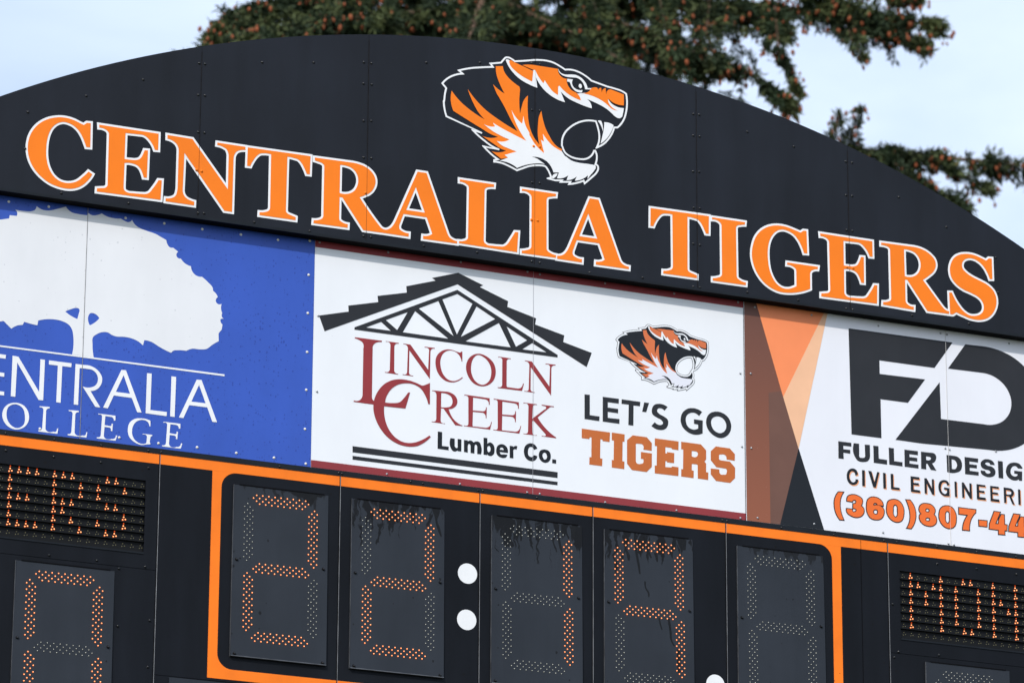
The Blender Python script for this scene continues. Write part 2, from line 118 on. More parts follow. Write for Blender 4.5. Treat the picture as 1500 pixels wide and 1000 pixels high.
_s('letsgo', '34083,-6486 33903,-6735 s33674,-6596 s33386,-6632 s33169,-6826 s33133,-7125 s33283,-7422 s33569,-7513 33848,-7420 33850,-7207 33606,-7192 33608,-6943 34116,-6948 34104,-7659 s33854,-7758 s33567,-7784 s33186,-7660 s32901,-7379 s32833,-7027 s32956,-6650 s33245,-6410 s33581,-6336 s33868,-6377')
_s('letsgo', 's34924,-6357 s35308,-6400 s35666,-6672 s35780,-7111 s35582,-7566 s35147,-7787 s34717,-7673 s34385,-7330 s34318,-6932 s34490,-6548', 's34969,-6615 s35257,-6669 s35470,-6924 s35466,-7241 s35151,-7516 s34816,-7435 s34627,-7165 s34630,-6847')
_s('tigers', '27148,-8250 28758,-8261 28733,-8784 28332,-8775 28332,-8694 28205,-8692 28189,-9729 28320,-9735 28305,-10138 27578,-10136 27588,-9735 27695,-9735 27706,-8659 27589,-8665 27579,-8764 27147,-8763')
_s('tigers', '28862,-8249 29594,-8261 29583,-8666 29479,-8665 29460,-9731 29578,-9739 29567,-10151 28856,-10147 28857,-9737 28965,-9738 28983,-8672 28860,-8665')
_s('tigers', '30058,-8258 30864,-8262 31156,-8549 31144,-8968 30660,-8960 s30662,-8735 30553,-8668 30340,-8676 s30254,-8696 30235,-8832 30231,-9638 s30287,-9743 30523,-9746 s30642,-9700 30657,-9475 30525,-9468 30527,-9101 31157,-9110 31146,-9840 30850,-10153 30009,-10147 29729,-9833 29735,-8558')
_s('tigers', '31332,-8263 32703,-8269 32689,-8747 32318,-8735 32294,-8670 31938,-8669 31935,-9006 32030,-9008 32040,-8926 32449,-8934 32430,-9483 32026,-9488 32017,-9422 31932,-9432 31929,-9755 32286,-9738 32310,-9677 32690,-9676 32676,-10157 31319,-10168 31322,-9738 31431,-9739 31453,-8674 31329,-8676')
_s('tigers', '32855,-8264 33992,-8268 34300,-8559 34294,-9055 34197,-9193 34292,-9280 34286,-9752 34415,-9759 34401,-10164 33805,-10155 33803,-9429 s33741,-9392 33464,-9403 33451,-9750 33570,-9758 33557,-10163 32843,-10159 32847,-9756 32951,-9756 32976,-8676 32852,-8669', '33462,-8698 33701,-8687 s33810,-8754 33794,-8914 s33722,-8990 33459,-8986')
_s('tigers', '34868,-8278 35679,-8286 35977,-8570 35963,-8928 35493,-8918 35480,-8775 s35424,-8701 35160,-8688 s35064,-8713 35053,-8827 s35061,-8962 35156,-9004 35683,-9012 35981,-9309 35968,-9877 35682,-10176 34864,-10162 34557,-9841 34561,-9517 35054,-9511 35066,-9680 s35099,-9744 35314,-9763 s35448,-9733 35483,-9630 s35476,-9451 35366,-9419 34888,-9410 34567,-9067 34572,-8571')
_s('ad_brown', '36624,203 37376,304 38868,-5061 39740,-7837 38626,-12400 36641,-12484')
_s('ad_orange', '37343,300 41486,859 41389,-27 38868,-5061')
_s('ad_peach', '41486,859 41733,892 41593,-57 40841,-3240 40634,-4072 39740,-7818 38868,-5061 41389,-27')
_s('ad_greybrown', '38009,-4923 38772,-4749 39740,-7837 38626,-12400 38017,-12471')
_s('ad_black', '39740,-7799 41172,-12400 38580,-12703')
_s('fd', '42864,-694 49209,-660 48047,-2258 44691,-2263 44695,-3026 47456,-2982 46372,-4439 44712,-4443 44715,-6626 42919,-6631')
_s('fd', '49992,-662 51038,-630 s52008,-714 s53043,-1070 s53990,-1823 s54622,-2931 s54610,-4189 s54159,-5220 s53387,-5927 s52705,-6268 s51882,-6461 51251,-6485 47195,-6625 45561,-6609 48344,-3028 48371,-5098 50967,-5068 s51563,-5027 s52244,-4698 s52675,-4087 s52735,-3453 s52388,-2730 s51805,-2316 50990,-2156 48882,-2185')
_s('fuller', '42115,-7109 42895,-7104 42890,-7319 42412,-7319 42413,-7515 42822,-7509 42817,-7715 42408,-7711 42420,-8060 42108,-8062')
_s('fuller', '43042,-7104 43359,-7101 43355,-7671 s43389,-7849 s43535,-7863 s43683,-7813 43711,-7673 43701,-7104 44009,-7089 44003,-7682 s43898,-7969 s43603,-8083 s43262,-8047 s43064,-7799')
_s('fuller', '44214,-7100 44522,-7093 44528,-7791 45026,-7798 45019,-8059 44223,-8052')
_s('fuller', '45143,-7098 45452,-7101 45456,-7813 45956,-7816 45949,-8049 45157,-8042')
_s('fuller', '46089,-7091 46909,-7085 46902,-7310 46387,-7310 46387,-7470 46858,-7466 46852,-7673 46386,-7676 46381,-7832 46925,-7838 46919,-8053 46086,-8050')
_s('fuller', '47095,-7085 47645,-7080 s47987,-7166 s48004,-7393 s47850,-7618 47750,-7663 48008,-8042 47674,-8038 47478,-7724 47390,-7725 47390,-8045 47086,-8046', '47403,-7308 47614,-7313 s47695,-7386 s47608,-7497 47397,-7505')
_s('fuller', '48653,-7084 49064,-7082 s49470,-7204 s49583,-7495 s49489,-7850 s49155,-8025 48663,-8036', '48954,-7298 s49138,-7321 s49256,-7459 s49270,-7649 s49162,-7807 48957,-7821')
_s('fuller', '49754,-7062 50584,-7058 50576,-7277 50042,-7278 50045,-7431 50497,-7428 50490,-7620 50050,-7628 50048,-7800 50598,-7809 50583,-8013 49762,-8027')
_s('fuller', '51315,-7311 s51277,-7228 s51113,-7210 s51007,-7288 s51107,-7364 s51434,-7419 s51613,-7588 s51582,-7859 s51289,-8018 s50961,-7993 s50740,-7849 50725,-7698 50992,-7703 s51050,-7803 s51214,-7821 s51320,-7739 s51261,-7662 s50975,-7610 s50774,-7501 s50741,-7276 s50912,-7082 s51202,-7019 s51487,-7106 51595,-7303')
_s('fuller', '51798,-7037 52099,-7038 52103,-7994 51816,-7995')
_s('fuller', 's52829,-7009 s53137,-7055 s53295,-7227 53300,-7303 53023,-7318 s52924,-7215 s52759,-7224 s52586,-7429 s52596,-7696 s52778,-7796 52986,-7724 52990,-7640 52792,-7633 52791,-7469 53285,-7465 53264,-7996 53078,-8000 53061,-7925 s52893,-8011 s52564,-7986 s52318,-7769 s52298,-7427 s52474,-7137')
_s('fuller', '53468,-7021 53736,-7018 54109,-7470 54128,-7016 54397,-7013 54384,-7991 54129,-7992 53736,-7517 53729,-7996 53461,-7998')
_s('civil', 's42910,-8522 s43152,-8584 43242,-8845 43086,-8887 s43027,-8712 s42881,-8685 s42746,-8860 s42773,-9152 s42939,-9290 s43087,-9204 43100,-9098 43261,-9092 s43182,-9329 s42984,-9430 s42695,-9343 s42581,-9016 s42662,-8689')
_s('civil', '43503,-8541 43664,-8539 43656,-9421 43495,-9418')
_s('civil', '43874,-8541 44064,-8540 44233,-9133 44410,-8543 44542,-8541 44309,-9419 44153,-9415')
_s('civil', '44762,-8546 44918,-8545 44923,-9403 44762,-9404')
_s('civil', '45216,-8545 45372,-8544 45376,-9266 45742,-9267 45743,-9394 45226,-9398')
_s('civil', '46424,-8538 46953,-8537 46948,-8674 46576,-8674 46580,-8883 46913,-8874 46909,-8998 46586,-9005 46588,-9264 46979,-9262 46975,-9399 46422,-9402')
_s('civil', '47256,-8545 47394,-8542 47705,-9073 47712,-8549 47835,-8547 47841,-9412 47709,-9401 47394,-8838 47391,-9398 47258,-9401')
_s('civil', 's48443,-8512 s48646,-8544 48782,-8756 48638,-8785 s48561,-8650 s48397,-8651 s48259,-8877 s48298,-9176 s48498,-9284 s48616,-9175 48613,-9042 48445,-9036 48449,-8922 48776,-8928 48781,-9382 48679,-9387 s48576,-9400 s48413,-9397 s48173,-9229 s48101,-8934 s48214,-8616')
_s('civil', '49089,-8517 49220,-8516 49223,-9374 49096,-9375')
_s('civil', '49536,-8511 49650,-8509 50000,-9044 49999,-8512 50130,-8511 50132,-9362 50017,-9365 49668,-8819 49673,-9357 49538,-9359')
_s('civil', '50437,-8504 50975,-8506 50979,-8612 50577,-8616 50581,-8840 50909,-8838 50905,-8953 50581,-8954 50580,-9209 50977,-9210 50976,-9351 50439,-9352')
_s('civil', '51271,-8500 51796,-8501 51800,-8615 51398,-8614 51401,-8842 51738,-8839 51737,-8954 51405,-8956 51407,-9215 51809,-9211 51812,-9355 51271,-9353')
_s('civil', '52101,-8490 52462,-8495 s52684,-8601 s52731,-8748 s52651,-8910 52567,-8959 52754,-9393 52612,-9372 52423,-8957 52247,-8952 52243,-9348 52108,-9350', '52239,-8626 52416,-8627 s52557,-8693 s52552,-8808 s52406,-8857 52242,-8854')
_s('civil', '52988,-8495 53120,-8495 53126,-9347 52990,-9356')
_s('civil', '53469,-8497 53593,-8498 53921,-9022 53931,-8494 54058,-8494 54058,-9367 53939,-9362 53601,-8794 53598,-9358 53467,-9355')
_s('phone', '42078,-9930 42341,-9917 s42170,-10295 s42139,-10750 s42210,-11117 42336,-11421 42122,-11435 s41908,-11115 s41817,-10713 s41846,-10334 s41953,-10096')
_s('phone', 's42885,-9991 s43229,-10017 s43467,-10177 s43440,-10444 43377,-10545 s43536,-10658 s43550,-10882 s43403,-11087 s43158,-11184 s42795,-11141 s42557,-10963 42541,-10796 42865,-10795 s42902,-10922 s43044,-10905 s43127,-10801 s43028,-10719 42927,-10723 42933,-10486 s43076,-10431 s43120,-10313 s43000,-10252 s42898,-10302 42876,-10361 42573,-10352 s42619,-10128')
_s('phone', 's44203,-9968 s44525,-10049 s44690,-10218 44719,-10373 44402,-10366 s44316,-10282 s44194,-10285 s44142,-10416 44190,-10429 s44475,-10395 s44734,-10552 s44745,-10852 s44576,-11098 s44290,-11188 s43968,-11133 s43773,-10855 s43743,-10483 s43833,-10133 s43999,-10007', 's44257,-10628 s44386,-10669 s44403,-10780 s44339,-10900 s44217,-10907 s44118,-10814 s44142,-10698')
_s('phone', 's45298,-9975 s45703,-10020 s45919,-10296 s45947,-10708 s45814,-11063 s45547,-11177 s45225,-11095 s44970,-10787 s44953,-10413 s45051,-10099', 's45454,-10220 s45573,-10300 s45598,-10561 s45556,-10868 s45453,-10936 s45334,-10838 s45314,-10558 s45349,-10308')
_s('phone', '46134,-9900 46358,-9885 s46592,-10215 s46674,-10583 s46606,-11043 46383,-11439 46147,-11437 s46299,-11118 s46353,-10697 s46285,-10290')
_s('phone', 's47333,-9967 s47658,-10011 s47853,-10252 47763,-10505 s47901,-10662 s47890,-10965 s47660,-11151 s47375,-11177 s47133,-11112 s46917,-10855 s46945,-10626 47049,-10557 s46912,-10403 s46961,-10133 s47128,-9999', 's47407,-10211 s47519,-10274 s47503,-10389 s47379,-10430 s47271,-10379 s47291,-10263', 's47398,-10715 s47531,-10763 s47527,-10876 s47403,-10929 s47270,-10888 s47287,-10766')
_s('phone', 's48557,-9948 s48882,-9995 s49096,-10291 s49124,-10666 s49009,-11020 s48718,-11167 s48395,-11093 s48141,-10784 s48113,-10410 s48246,-10091', 's48589,-10220 s48710,-10262 s48741,-10523 s48710,-10829 s48625,-10922 s48505,-10853 s48463,-10557 s48496,-10307')
_s('phone', '49325,-9961 50334,-9960 50329,-10104 s50049,-10479 s49934,-10833 49914,-11145 49526,-11154 s49588,-10799 s49765,-10438 49872,-10292 49321,-10294')
_s('phone', '50526,-10516 51009,-10503 50989,-10812 50527,-10819')
_s('phone', '51482,-9927 51830,-9930 51517,-10605 51721,-10599 51752,-10349 51907,-10046 52080,-10044 52082,-10594 52233,-10594 52209,-10892 52078,-10897 52076,-11135 51720,-11148 51721,-10913 51157,-10913 51179,-10645')
_s('phone', '52679,-9926 53040,-9924 52712,-10601 52918,-10595 52949,-10345 53105,-10041 53277,-10040 53279,-10589 53430,-10590 53405,-10888 53274,-10893 53272,-11132 52915,-11144 52917,-10909 52351,-10909 52375,-10642')
_s('stain', '30654,-16057 30748,-16076 s30764,-16395 s30931,-16638 30929,-16871 30866,-16878 s30837,-16678 s30701,-16431')
_s('stain', '30103,-14307 30259,-14360 s30319,-14751 s30410,-15268 30450,-15713 30363,-15693 s30285,-15282 s30194,-14824')
_s('stain', '31937,-17881 32087,-17923 s32174,-18562 s32206,-19021 32371,-19320 32308,-19367 s32124,-19087 s32055,-18575')
_s('stain', '31437,-17935 31512,-17939 s31572,-18222 31669,-18535 31606,-18554 s31509,-18286')
_s('stain', '32469,-19512 32643,-19539 s32661,-20125 32616,-20732 32504,-20715 s32474,-20144')
_s('stain', '29417,-14033 29636,-14067 s29665,-14415 s29850,-14804 29818,-15053 29724,-15041 s29633,-14653')
_s('stain', '30853,-14515 30979,-14442 31102,-14751 31027,-14789')
_s('stain', '31230,-14473 31405,-14453 s31453,-14740 31426,-14966 31364,-14926')
_s('stain', '32299,-14292 32489,-14153 32495,-13623 32589,-13671 s32668,-13956 s32773,-14121 33044,-14119 33094,-13583 s32684,-13542 32369,-13578 32110,-14373 32295,-14704')
_s('stain', '18776,-13556 19217,-13477 s19202,-13739 s19085,-14100 s19241,-14544 19337,-14937 19277,-14973 s19028,-14395 s18932,-13944')
_s('stain', '16136,-13943 16675,-13940 16739,-14249 16322,-14354')
_s('stain', '23423,-13566 23681,-13577 s23713,-13894 s23777,-14352 23754,-14680 23680,-14688 s23591,-14024')
_s('stain', '25673,-13554 25858,-13562 s25859,-14116 s25952,-14572 26082,-15140 26020,-15216 s25828,-14644 s25735,-14072')
_s('stain', '25970,-13566 26304,-13587 s26279,-13893 s26428,-14198 26366,-14292 26180,-13963 26057,-14327 s25982,-13986')
_s('stain', '26416,-13574 26862,-13564 s26757,-13897 26726,-14146 26651,-14132 s26552,-13862')
_s('stain', '11003,-13478 12904,-13467 12772,-13665 12565,-13631 12337,-13972 12224,-14185 12075,-14087 11744,-13782 11508,-13752 11272,-13693')
BOLTS_HEAD = [(-0.352, 0.43), (-0.053, 0.567), (0.246, 0.701), (0.883, 0.895), (1.167, 0.942), (1.793, 1.04), (2.096, 1.089), (-0.36, 0.234), (-0.162, 0.027), (0.188, 0.029), (0.863, 0.022), (1.16, 0.017), (1.792, 0.026), (2.092, 0.034), (2.73, 0.01), (3.036, 0.025), (3.65, 0.028), (3.951, 0.026), (3.659, 0.938), (3.938, 0.897), (4.571, 0.697), (4.865, 0.569), (5.164, 0.433), (5.17, 0.233), (4.986, 0.029), (4.639, 0.03), (0.541, 0.835), (0.574, 0.837), (0.544, 0.665), (0.577, 0.666), (0.549, 0.462), (0.581, 0.463), (0.559, 0.029), (0.591, 0.03), (1.444, 0.986), (1.486, 0.989), (1.445, 0.866), (1.487, 0.869), (1.448, 0.663), (1.49, 0.666), (1.45, 0.46), (1.492, 0.463), (1.457, 0.03), (1.498, 0.033), (2.395, 1.131), (2.439, 1.134), (2.396, 0.867), (2.44, 0.87), (2.398, 0.463), (2.441, 0.466), (2.4, 0.025), (2.443, 0.027), (3.338, 0.991), (3.374, 0.993), (3.337, 0.867), (3.374, 0.868), (3.336, 0.664), (3.372, 0.666), (3.335, 0.457), (3.371, 0.458), (3.333, 0.254), (3.37, 0.255), (3.332, 0.016), (3.368, 0.017), (4.255, 0.856), (4.292, 0.858), (4.252, 0.663), (4.289, 0.665), (4.248, 0.463), (4.285, 0.464), (4.24, 0.015), (4.277, 0.016)]
BOLTS_ORANGE = [(0.542, 0.255), (0.572, 0.255), (1.461, 0.266), (2.405, 0.665), (2.44, 0.667), (2.395, 0.255), (2.43, 0.256), (4.245, 0.248), (4.281, 0.25)]
BOLTS_A1 = [(-0.411, -0.03), (-0.204, -0.027), (0.199, -0.027), (0.407, -0.029), (0.609, -0.029), (0.814, -0.029), (1.016, -0.029), (1.189, -0.008), (1.187, -0.196), (1.187, -0.401), (1.187, -0.606), (1.186, -0.809), (1.185, -1.014), (1.191, -1.197), (-0.206, -1.187), (0.204, -1.182), (0.41, -1.186), (0.613, -1.183), (0.819, -1.184), (1.023, -1.185)]
BOLTS_A2 = [(1.245, -0.009), (1.622, -0.01), (2.029, -0.007), (2.403, -0.01), (2.474, -0.012), (2.849, -0.01), (3.252, -0.012), (3.628, -0.013), (1.63, -1.2), (2.032, -1.203), (2.408, -1.205), (2.477, -1.206), (2.846, -1.205), (3.255, -1.204), (3.626, -1.201), (3.635, -0.405), (3.638, -0.812), (1.243, -0.406), (1.243, -0.811)]
BOLTS_A3 = [(3.725, -0.027), (4.063, -0.026), (4.467, -0.033), (4.849, -0.023), (4.886, -0.026), (5.27, -0.024), (3.694, -0.811), (3.696, -0.401), (3.728, -1.189), (4.06, -1.187), (4.468, -1.184), (4.861, -1.201), (4.895, -1.204), (4.86, -0.674), (4.885, -0.675), (5.167, -0.653)]
BOLTS_CABINET = [(-0.376, -1.318), (-0.13, -1.318), (0.115, -1.319), (0.361, -1.319), (-0.133, -1.821), (0.111, -1.82), (0.358, -1.824), (4.791, -1.322), (5.031, -1.323), (5.271, -1.325), (4.516, -1.573), (4.545, -1.827), (0.227, -1.849), (0.39, -2.093), (0.391, -2.326), (0.228, -2.137), (4.518, -1.861), (4.789, -1.822)]
BOLTS_CAP = [(-0.38, -1.228), (-0.132, -1.229), (0.112, -1.232), (0.358, -1.231), (0.425, -1.23), (1.053, -1.228), (1.369, -1.227), (1.389, -1.226), (1.76, -1.226), (1.828, -1.226), (2.132, -1.225), (2.158, -1.225), (2.462, -1.226), (3.52, -1.228), (3.548, -1.229), (3.863, -1.229), (4.172, -1.23), (4.474, -1.228), (4.547, -1.23), (4.791, -1.228), (5.031, -1.23), (5.271, -1.231)]

# ------------------------------------------------------------------ materials
def mat(name, col, rough=0.6, metal=0.0, spec=0.5, var=0.0, vscale=6.0, bump=0.0, bscale=200.0, emit=None, estr=0.0, coat=0.0):
    m = bpy.data.materials.new(name); m.use_nodes = True
    t = m.node_tree; b = t.nodes['Principled BSDF']
    b.inputs['Base Color'].default_value = (*col, 1); b.inputs['Roughness'].default_value = rough
    b.inputs['Metallic'].default_value = metal; b.inputs['Specular IOR Level'].default_value = spec
    b.inputs['Coat Weight'].default_value = coat
    g = t.nodes.new('ShaderNodeNewGeometry')
    if var:
        n = t.nodes.new('ShaderNodeTexNoise'); n.inputs['Scale'].default_value = vscale; n.inputs['Detail'].default_value = 6
        mm = t.nodes.new('ShaderNodeMapRange'); mm.inputs[1].default_value = 0.3; mm.inputs[2].default_value = 0.7
        mm.inputs[3].default_value = 1-var; mm.inputs[4].default_value = 1+var
        v = t.nodes.new('ShaderNodeVectorMath'); v.operation = 'SCALE'; v.inputs[0].default_value = col
        t.links.new(g.outputs['Position'], n.inputs[0]); t.links.new(n.outputs[0], mm.inputs[0])
        t.links.new(mm.outputs[0], v.inputs['Scale']); t.links.new(v.outputs[0], b.inputs['Base Color'])
    if bump:
        n2 = t.nodes.new('ShaderNodeTexNoise'); n2.inputs['Scale'].default_value = bscale; n2.inputs['Detail'].default_value = 3
        bp = t.nodes.new('ShaderNodeBump'); bp.inputs['Strength'].default_value = bump; bp.inputs['Distance'].default_value = 0.002
        t.links.new(g.outputs['Position'], n2.inputs[0]); t.links.new(n2.outputs[0], bp.inputs['Height']); t.links.new(bp.outputs[0], b.inputs['Normal'])
    if emit:
        b.inputs['Emission Color'].default_value = (*emit, 1); b.inputs['Emission Strength'].default_value = estr
    return m

def _in(m): return m.node_tree.nodes['Principled BSDF']
def _basecol(m):
    b = _in(m); s = b.inputs['Base Color']
    return s.links[0].from_socket if s.links else None

def add_specks(m, scale, keep, size, col, amount=1.0, bump=0.3):
    """small drops / dirt specks standing on a face"""
    t = m.node_tree; b = _in(m)
    g = t.nodes.new('ShaderNodeNewGeometry'); v = t.nodes.new('ShaderNodeTexVoronoi'); v.inputs['Scale'].default_value = scale
    mpn = t.nodes.new('ShaderNodeMapping'); mpn.inputs['Scale'].default_value = (1, 0.0, 0.8)
    wn = t.nodes.new('ShaderNodeTexNoise'); wn.inputs['Scale'].default_value = 260
    wv = t.nodes.new('ShaderNodeVectorMath'); wv.operation = 'MULTIPLY_ADD'; wv.inputs[1].default_value = (0.006, 0.006, 0.006)
    t.links.new(g.outputs['Position'], wn.inputs[0]); t.links.new(wn.outputs['Color'], wv.inputs[0]); t.links.new(g.outputs['Position'], wv.inputs[2])
    t.links.new(wv.outputs[0], mpn.inputs[0]); t.links.new(mpn.outputs[0], v.inputs['Vector'])
    sep = t.nodes.new('ShaderNodeSeparateColor'); t.links.new(v.outputs['Color'], sep.inputs[0])
    n = t.nodes.new('ShaderNodeTexNoise'); n.inputs['Scale'].default_value = 3.0; n.inputs['Detail'].default_value = 3
    t.links.new(g.outputs['Position'], n.inputs[0])
    # cell radius from its random red channel, kept where red > keep (patchy through the noise)
    a = t.nodes.new('ShaderNodeMath'); a.operation = 'SUBTRACT'; t.links.new(sep.outputs[0], a.inputs[0])
    k = t.nodes.new('ShaderNodeMath'); k.operation = 'MULTIPLY_ADD'; k.inputs[1].default_value = -0.55; k.inputs[2].default_value = keep+0.27
    t.links.new(n.outputs[0], k.inputs[0]); t.links.new(k.outputs[0], a.inputs[1])
    s = t.nodes.new('ShaderNodeMath'); s.operation = 'MULTIPLY'; s.inputs[1].default_value = size; t.links.new(a.outputs[0], s.inputs[0])
    c = t.nodes.new('ShaderNodeMath'); c.operation = 'LESS_THAN'; t.links.new(v.outputs['Distance'], c.inputs[0]); t.links.new(s.outputs[0], c.inputs[1])
    f = t.nodes.new('ShaderNodeMath'); f.operation = 'MULTIPLY'; f.inputs[1].default_value = amount; t.links.new(c.outputs[0], f.inputs[0])
    mxn = t.nodes.new('ShaderNodeMix'); mxn.data_type = 'RGBA'; mxn.inputs[7].default_value = (*col, 1)
    src = _basecol(m)
    if src: t.links.new(src, mxn.inputs[6])
    else: mxn.inputs[6].default_value = b.inputs['Base Color'].default_value
    t.links.new(f.outputs[0], mxn.inputs[0]); t.links.new(mxn.outputs[2], b.inputs['Base Color'])
    if bump:
        bp = t.nodes.new('ShaderNodeBump'); bp.inputs['Strength'].default_value = bump; bp.inputs['Distance'].default_value = 0.002
        t.links.new(c.outputs[0], bp.inputs['Height'])
        nl = b.inputs['Normal'].links
        if nl: t.links.new(nl[0].from_socket, bp.inputs['Normal'])
        t.links.new(bp.outputs[0], b.inputs['Normal'])
    return m

def add_streaks(m, ztop, reach, col, thr=0.5, amount=0.8, sx=22.0):
    """dark wet runs starting at ztop and thinning out downwards (a stain of its own shape)"""
    t = m.node_tree; b = _in(m)
    g = t.nodes.new('ShaderNodeNewGeometry'); sp = t.nodes.new('ShaderNodeSeparateXYZ'); t.links.new(g.outputs['Position'], sp.inputs[0])
    wn = t.nodes.new('ShaderNodeTexNoise'); wn.inputs['Scale'].default_value = 14; wn.inputs['Detail'].default_value = 4
    t.links.new(g.outputs['Position'], wn.inputs[0])
    wv = t.nodes.new('ShaderNodeVectorMath'); wv.operation = 'MULTIPLY_ADD'; wv.inputs[1].default_value = (0.09, 0.0, 0.0)
    t.links.new(wn.outputs['Color'], wv.inputs[0]); t.links.new(g.outputs['Position'], wv.inputs[2])
    mpn = t.nodes.new('ShaderNodeMapping'); mpn.inputs['Scale'].default_value = (sx, 0.0, sx*0.16)
    n = t.nodes.new('ShaderNodeTexNoise'); n.inputs['Scale'].default_value = 1.0; n.inputs['Detail'].default_value = 4; n.inputs['Roughness'].default_value = 0.55
    t.links.new(wv.outputs[0], mpn.inputs[0]); t.links.new(mpn.outputs[0], n.inputs[0])
    big = t.nodes.new('ShaderNodeTexNoise'); big.inputs['Scale'].default_value = 2.3
    t.links.new(g.outputs['Position'], big.inputs[0])
    mr = t.nodes.new('ShaderNodeMapRange'); mr.inputs[1].default_value = ztop; mr.inputs[2].default_value = ztop-reach
    mr.inputs[3].default_value = 0.16; mr.inputs[4].default_value = -0.34; t.links.new(sp.outputs[2], mr.inputs[0])
    s1 = t.nodes.new('ShaderNodeMath'); s1.operation = 'ADD'; t.links.new(n.outputs[0], s1.inputs[0]); t.links.new(mr.outputs[0], s1.inputs[1])
    s2 = t.nodes.new('ShaderNodeMath'); s2.operation = 'MULTIPLY_ADD'; s2.inputs[1].default_value = 0.55; t.links.new(big.outputs[0], s2.inputs[0]); t.links.new(s1.outputs[0], s2.inputs[2])
    r = t.nodes.new('ShaderNodeMapRange'); r.inputs[1].default_value = thr+0.27; r.inputs[2].default_value = thr+0.30; r.inputs[4].default_value = amount
    t.links.new(s2.outputs[0], r.inputs[0])
    mxn = t.nodes.new('ShaderNodeMix'); mxn.data_type = 'RGBA'; mxn.inputs[7].default_value = (*col, 1)
    src = _basecol(m)
    if src: t.links.new(src, mxn.inputs[6])
    else: mxn.inputs[6].default_value = b.inputs['Base Color'].default_value
    t.links.new(r.outputs[0], mxn.inputs[0]); t.links.new(mxn.outputs[2], b.inputs['Base Color'])
    return m

M = {}
M['black_panel'] = add_specks(mat('black_panel', (0.0092, 0.0118, 0.0180), 0.6, var=0.16, vscale=1.6, bump=0.05, bscale=60, spec=0.22), 42, 0.86, 0.9, (0.012, 0.013, 0.016), 0.8, 0.1)
M['black_cabinet'] = add_specks(mat('black_cabinet', (0.0055, 0.0070, 0.0105), 0.55, var=0.22, vscale=1.3, bump=0.05, bscale=60, spec=0.14), 30, 0.80, 0.9, (0.005, 0.005, 0.006), 0.9, 0.1)
M['cap'] = mat('black_cap', (0.005, 0.0075, 0.011), 0.5, var=0.25, vscale=9, spec=0.25)
M['dark'] = mat('dark_inside', (0.004, 0.004, 0.005), 0.9, spec=0.1)
M['digit_plate'] = add_specks(mat('digit_plate', (0.027, 0.0325, 0.042), 0.6, var=0.10, vscale=2.5, bump=0.04, bscale=90, spec=0.14), 28, 0.83, 0.9, (0.010, 0.011, 0.013), 0.9, 0.1)
M['digit_plate_b'] = add_specks(mat('digit_plate_plain', (0.027, 0.0325, 0.042), 0.6, var=0.10, vscale=2.5, bump=0.04, bscale=90, spec=0.14), 28, 0.83, 0.9, (0.010, 0.011, 0.013), 0.9, 0.1)
add_streaks(M['digit_plate'], Z0-1.345, 0.40, (0.005, 0.0055, 0.0065), 0.565, 0.85, 34.0)
add_streaks(M['digit_plate_b'], Z0-1.345, 0.22, (0.008, 0.0085, 0.0095), 0.60, 0.7, 30.0)
def add_sheen(m, amt, sx=2.2, sz=0.25):
    """weathering: broad upright bands and smears, rougher where chalky"""
    t = m.node_tree; b = _in(m); g = t.nodes.new('ShaderNodeNewGeometry')
    q = t.nodes.new('ShaderNodeMapping'); q.inputs['Scale'].default_value = (sx, 0, sz)
    n = t.nodes.new('ShaderNodeTexNoise'); n.inputs['Scale'].default_value = 2.0; n.inputs['Detail'].default_value = 8; n.inputs['Roughness'].default_value = 0.65
    t.links.new(g.outputs['Position'], q.inputs[0]); t.links.new(q.outputs[0], n.inputs[0])
    r = t.nodes.new('ShaderNodeMapRange'); r.inputs[1].default_value = .32; r.inputs[2].default_value = .68; r.inputs[3].default_value = 1-amt; r.inputs[4].default_value = 1+amt
    t.links.new(n.outputs[0], r.inputs[0]); v = t.nodes.new('ShaderNodeVectorMath'); v.operation = 'SCALE'
    t.links.new(_basecol(m), v.inputs[0]); t.links.new(r.outputs[0], v.inputs['Scale']); t.links.new(v.outputs[0], b.inputs['Base Color'])
    k = t.nodes.new('ShaderNodeMapRange'); k.inputs[1].default_value = .3; k.inputs[2].default_value = .7; k.inputs[3].default_value = b.inputs['Roughness'].default_value-.08; k.inputs[4].default_value = b.inputs['Roughness'].default_value+.10
    t.links.new(n.outputs[0], k.inputs[0]); t.links.new(k.outputs[0], b.inputs['Roughness'])
    w = t.nodes.new('ShaderNodeTexNoise'); w.inputs['Scale'].default_value = 2.6; w.inputs['Detail'].default_value = 2; t.links.new(g.outputs['Position'], w.inputs[0])
    bp = t.nodes.new('ShaderNodeBump'); bp.inputs['Strength'].default_value = .35; bp.inputs['Distance'].default_value = 0.006; t.links.new(w.outputs[0], bp.inputs['Height'])
    nl = b.inputs['Normal'].links
    if nl: t.links.new(nl[0].from_socket, bp.inputs['Normal'])
    t.links.new(bp.outputs[0], b.inputs['Normal'])
add_sheen(M['black_panel'], .30); add_sheen(M['black_cabinet'], .35); add_sheen(M['digit_plate'], .12); add_sheen(M['digit_plate_b'], .12)
M['edge_line'] = mat('pale_edge_line', (0.30, 0.29, 0.28), 0.4, 0.6, var=0.4, vscale=12)  # pale line tone; along the cabinet joints it paints a lit bevel
M['orange_letter'] = mat('orange_vinyl', (0.93, 0.205, 0.004), 0.5, spec=0.3, var=0.035, vscale=5)
M['orange_paint'] = add_specks(mat('orange_paint', (0.95, 0.200, 0.007), 0.5, spec=0.3, var=0.07, vscale=7), 30, 0.86, 0.8, (0.35, 0.07, 0.01), 0.7, 0.1)
M['white_vinyl'] = mat('white_vinyl', (0.83, 0.84, 0.85), 0.5, spec=0.3, var=0.02, vscale=7)
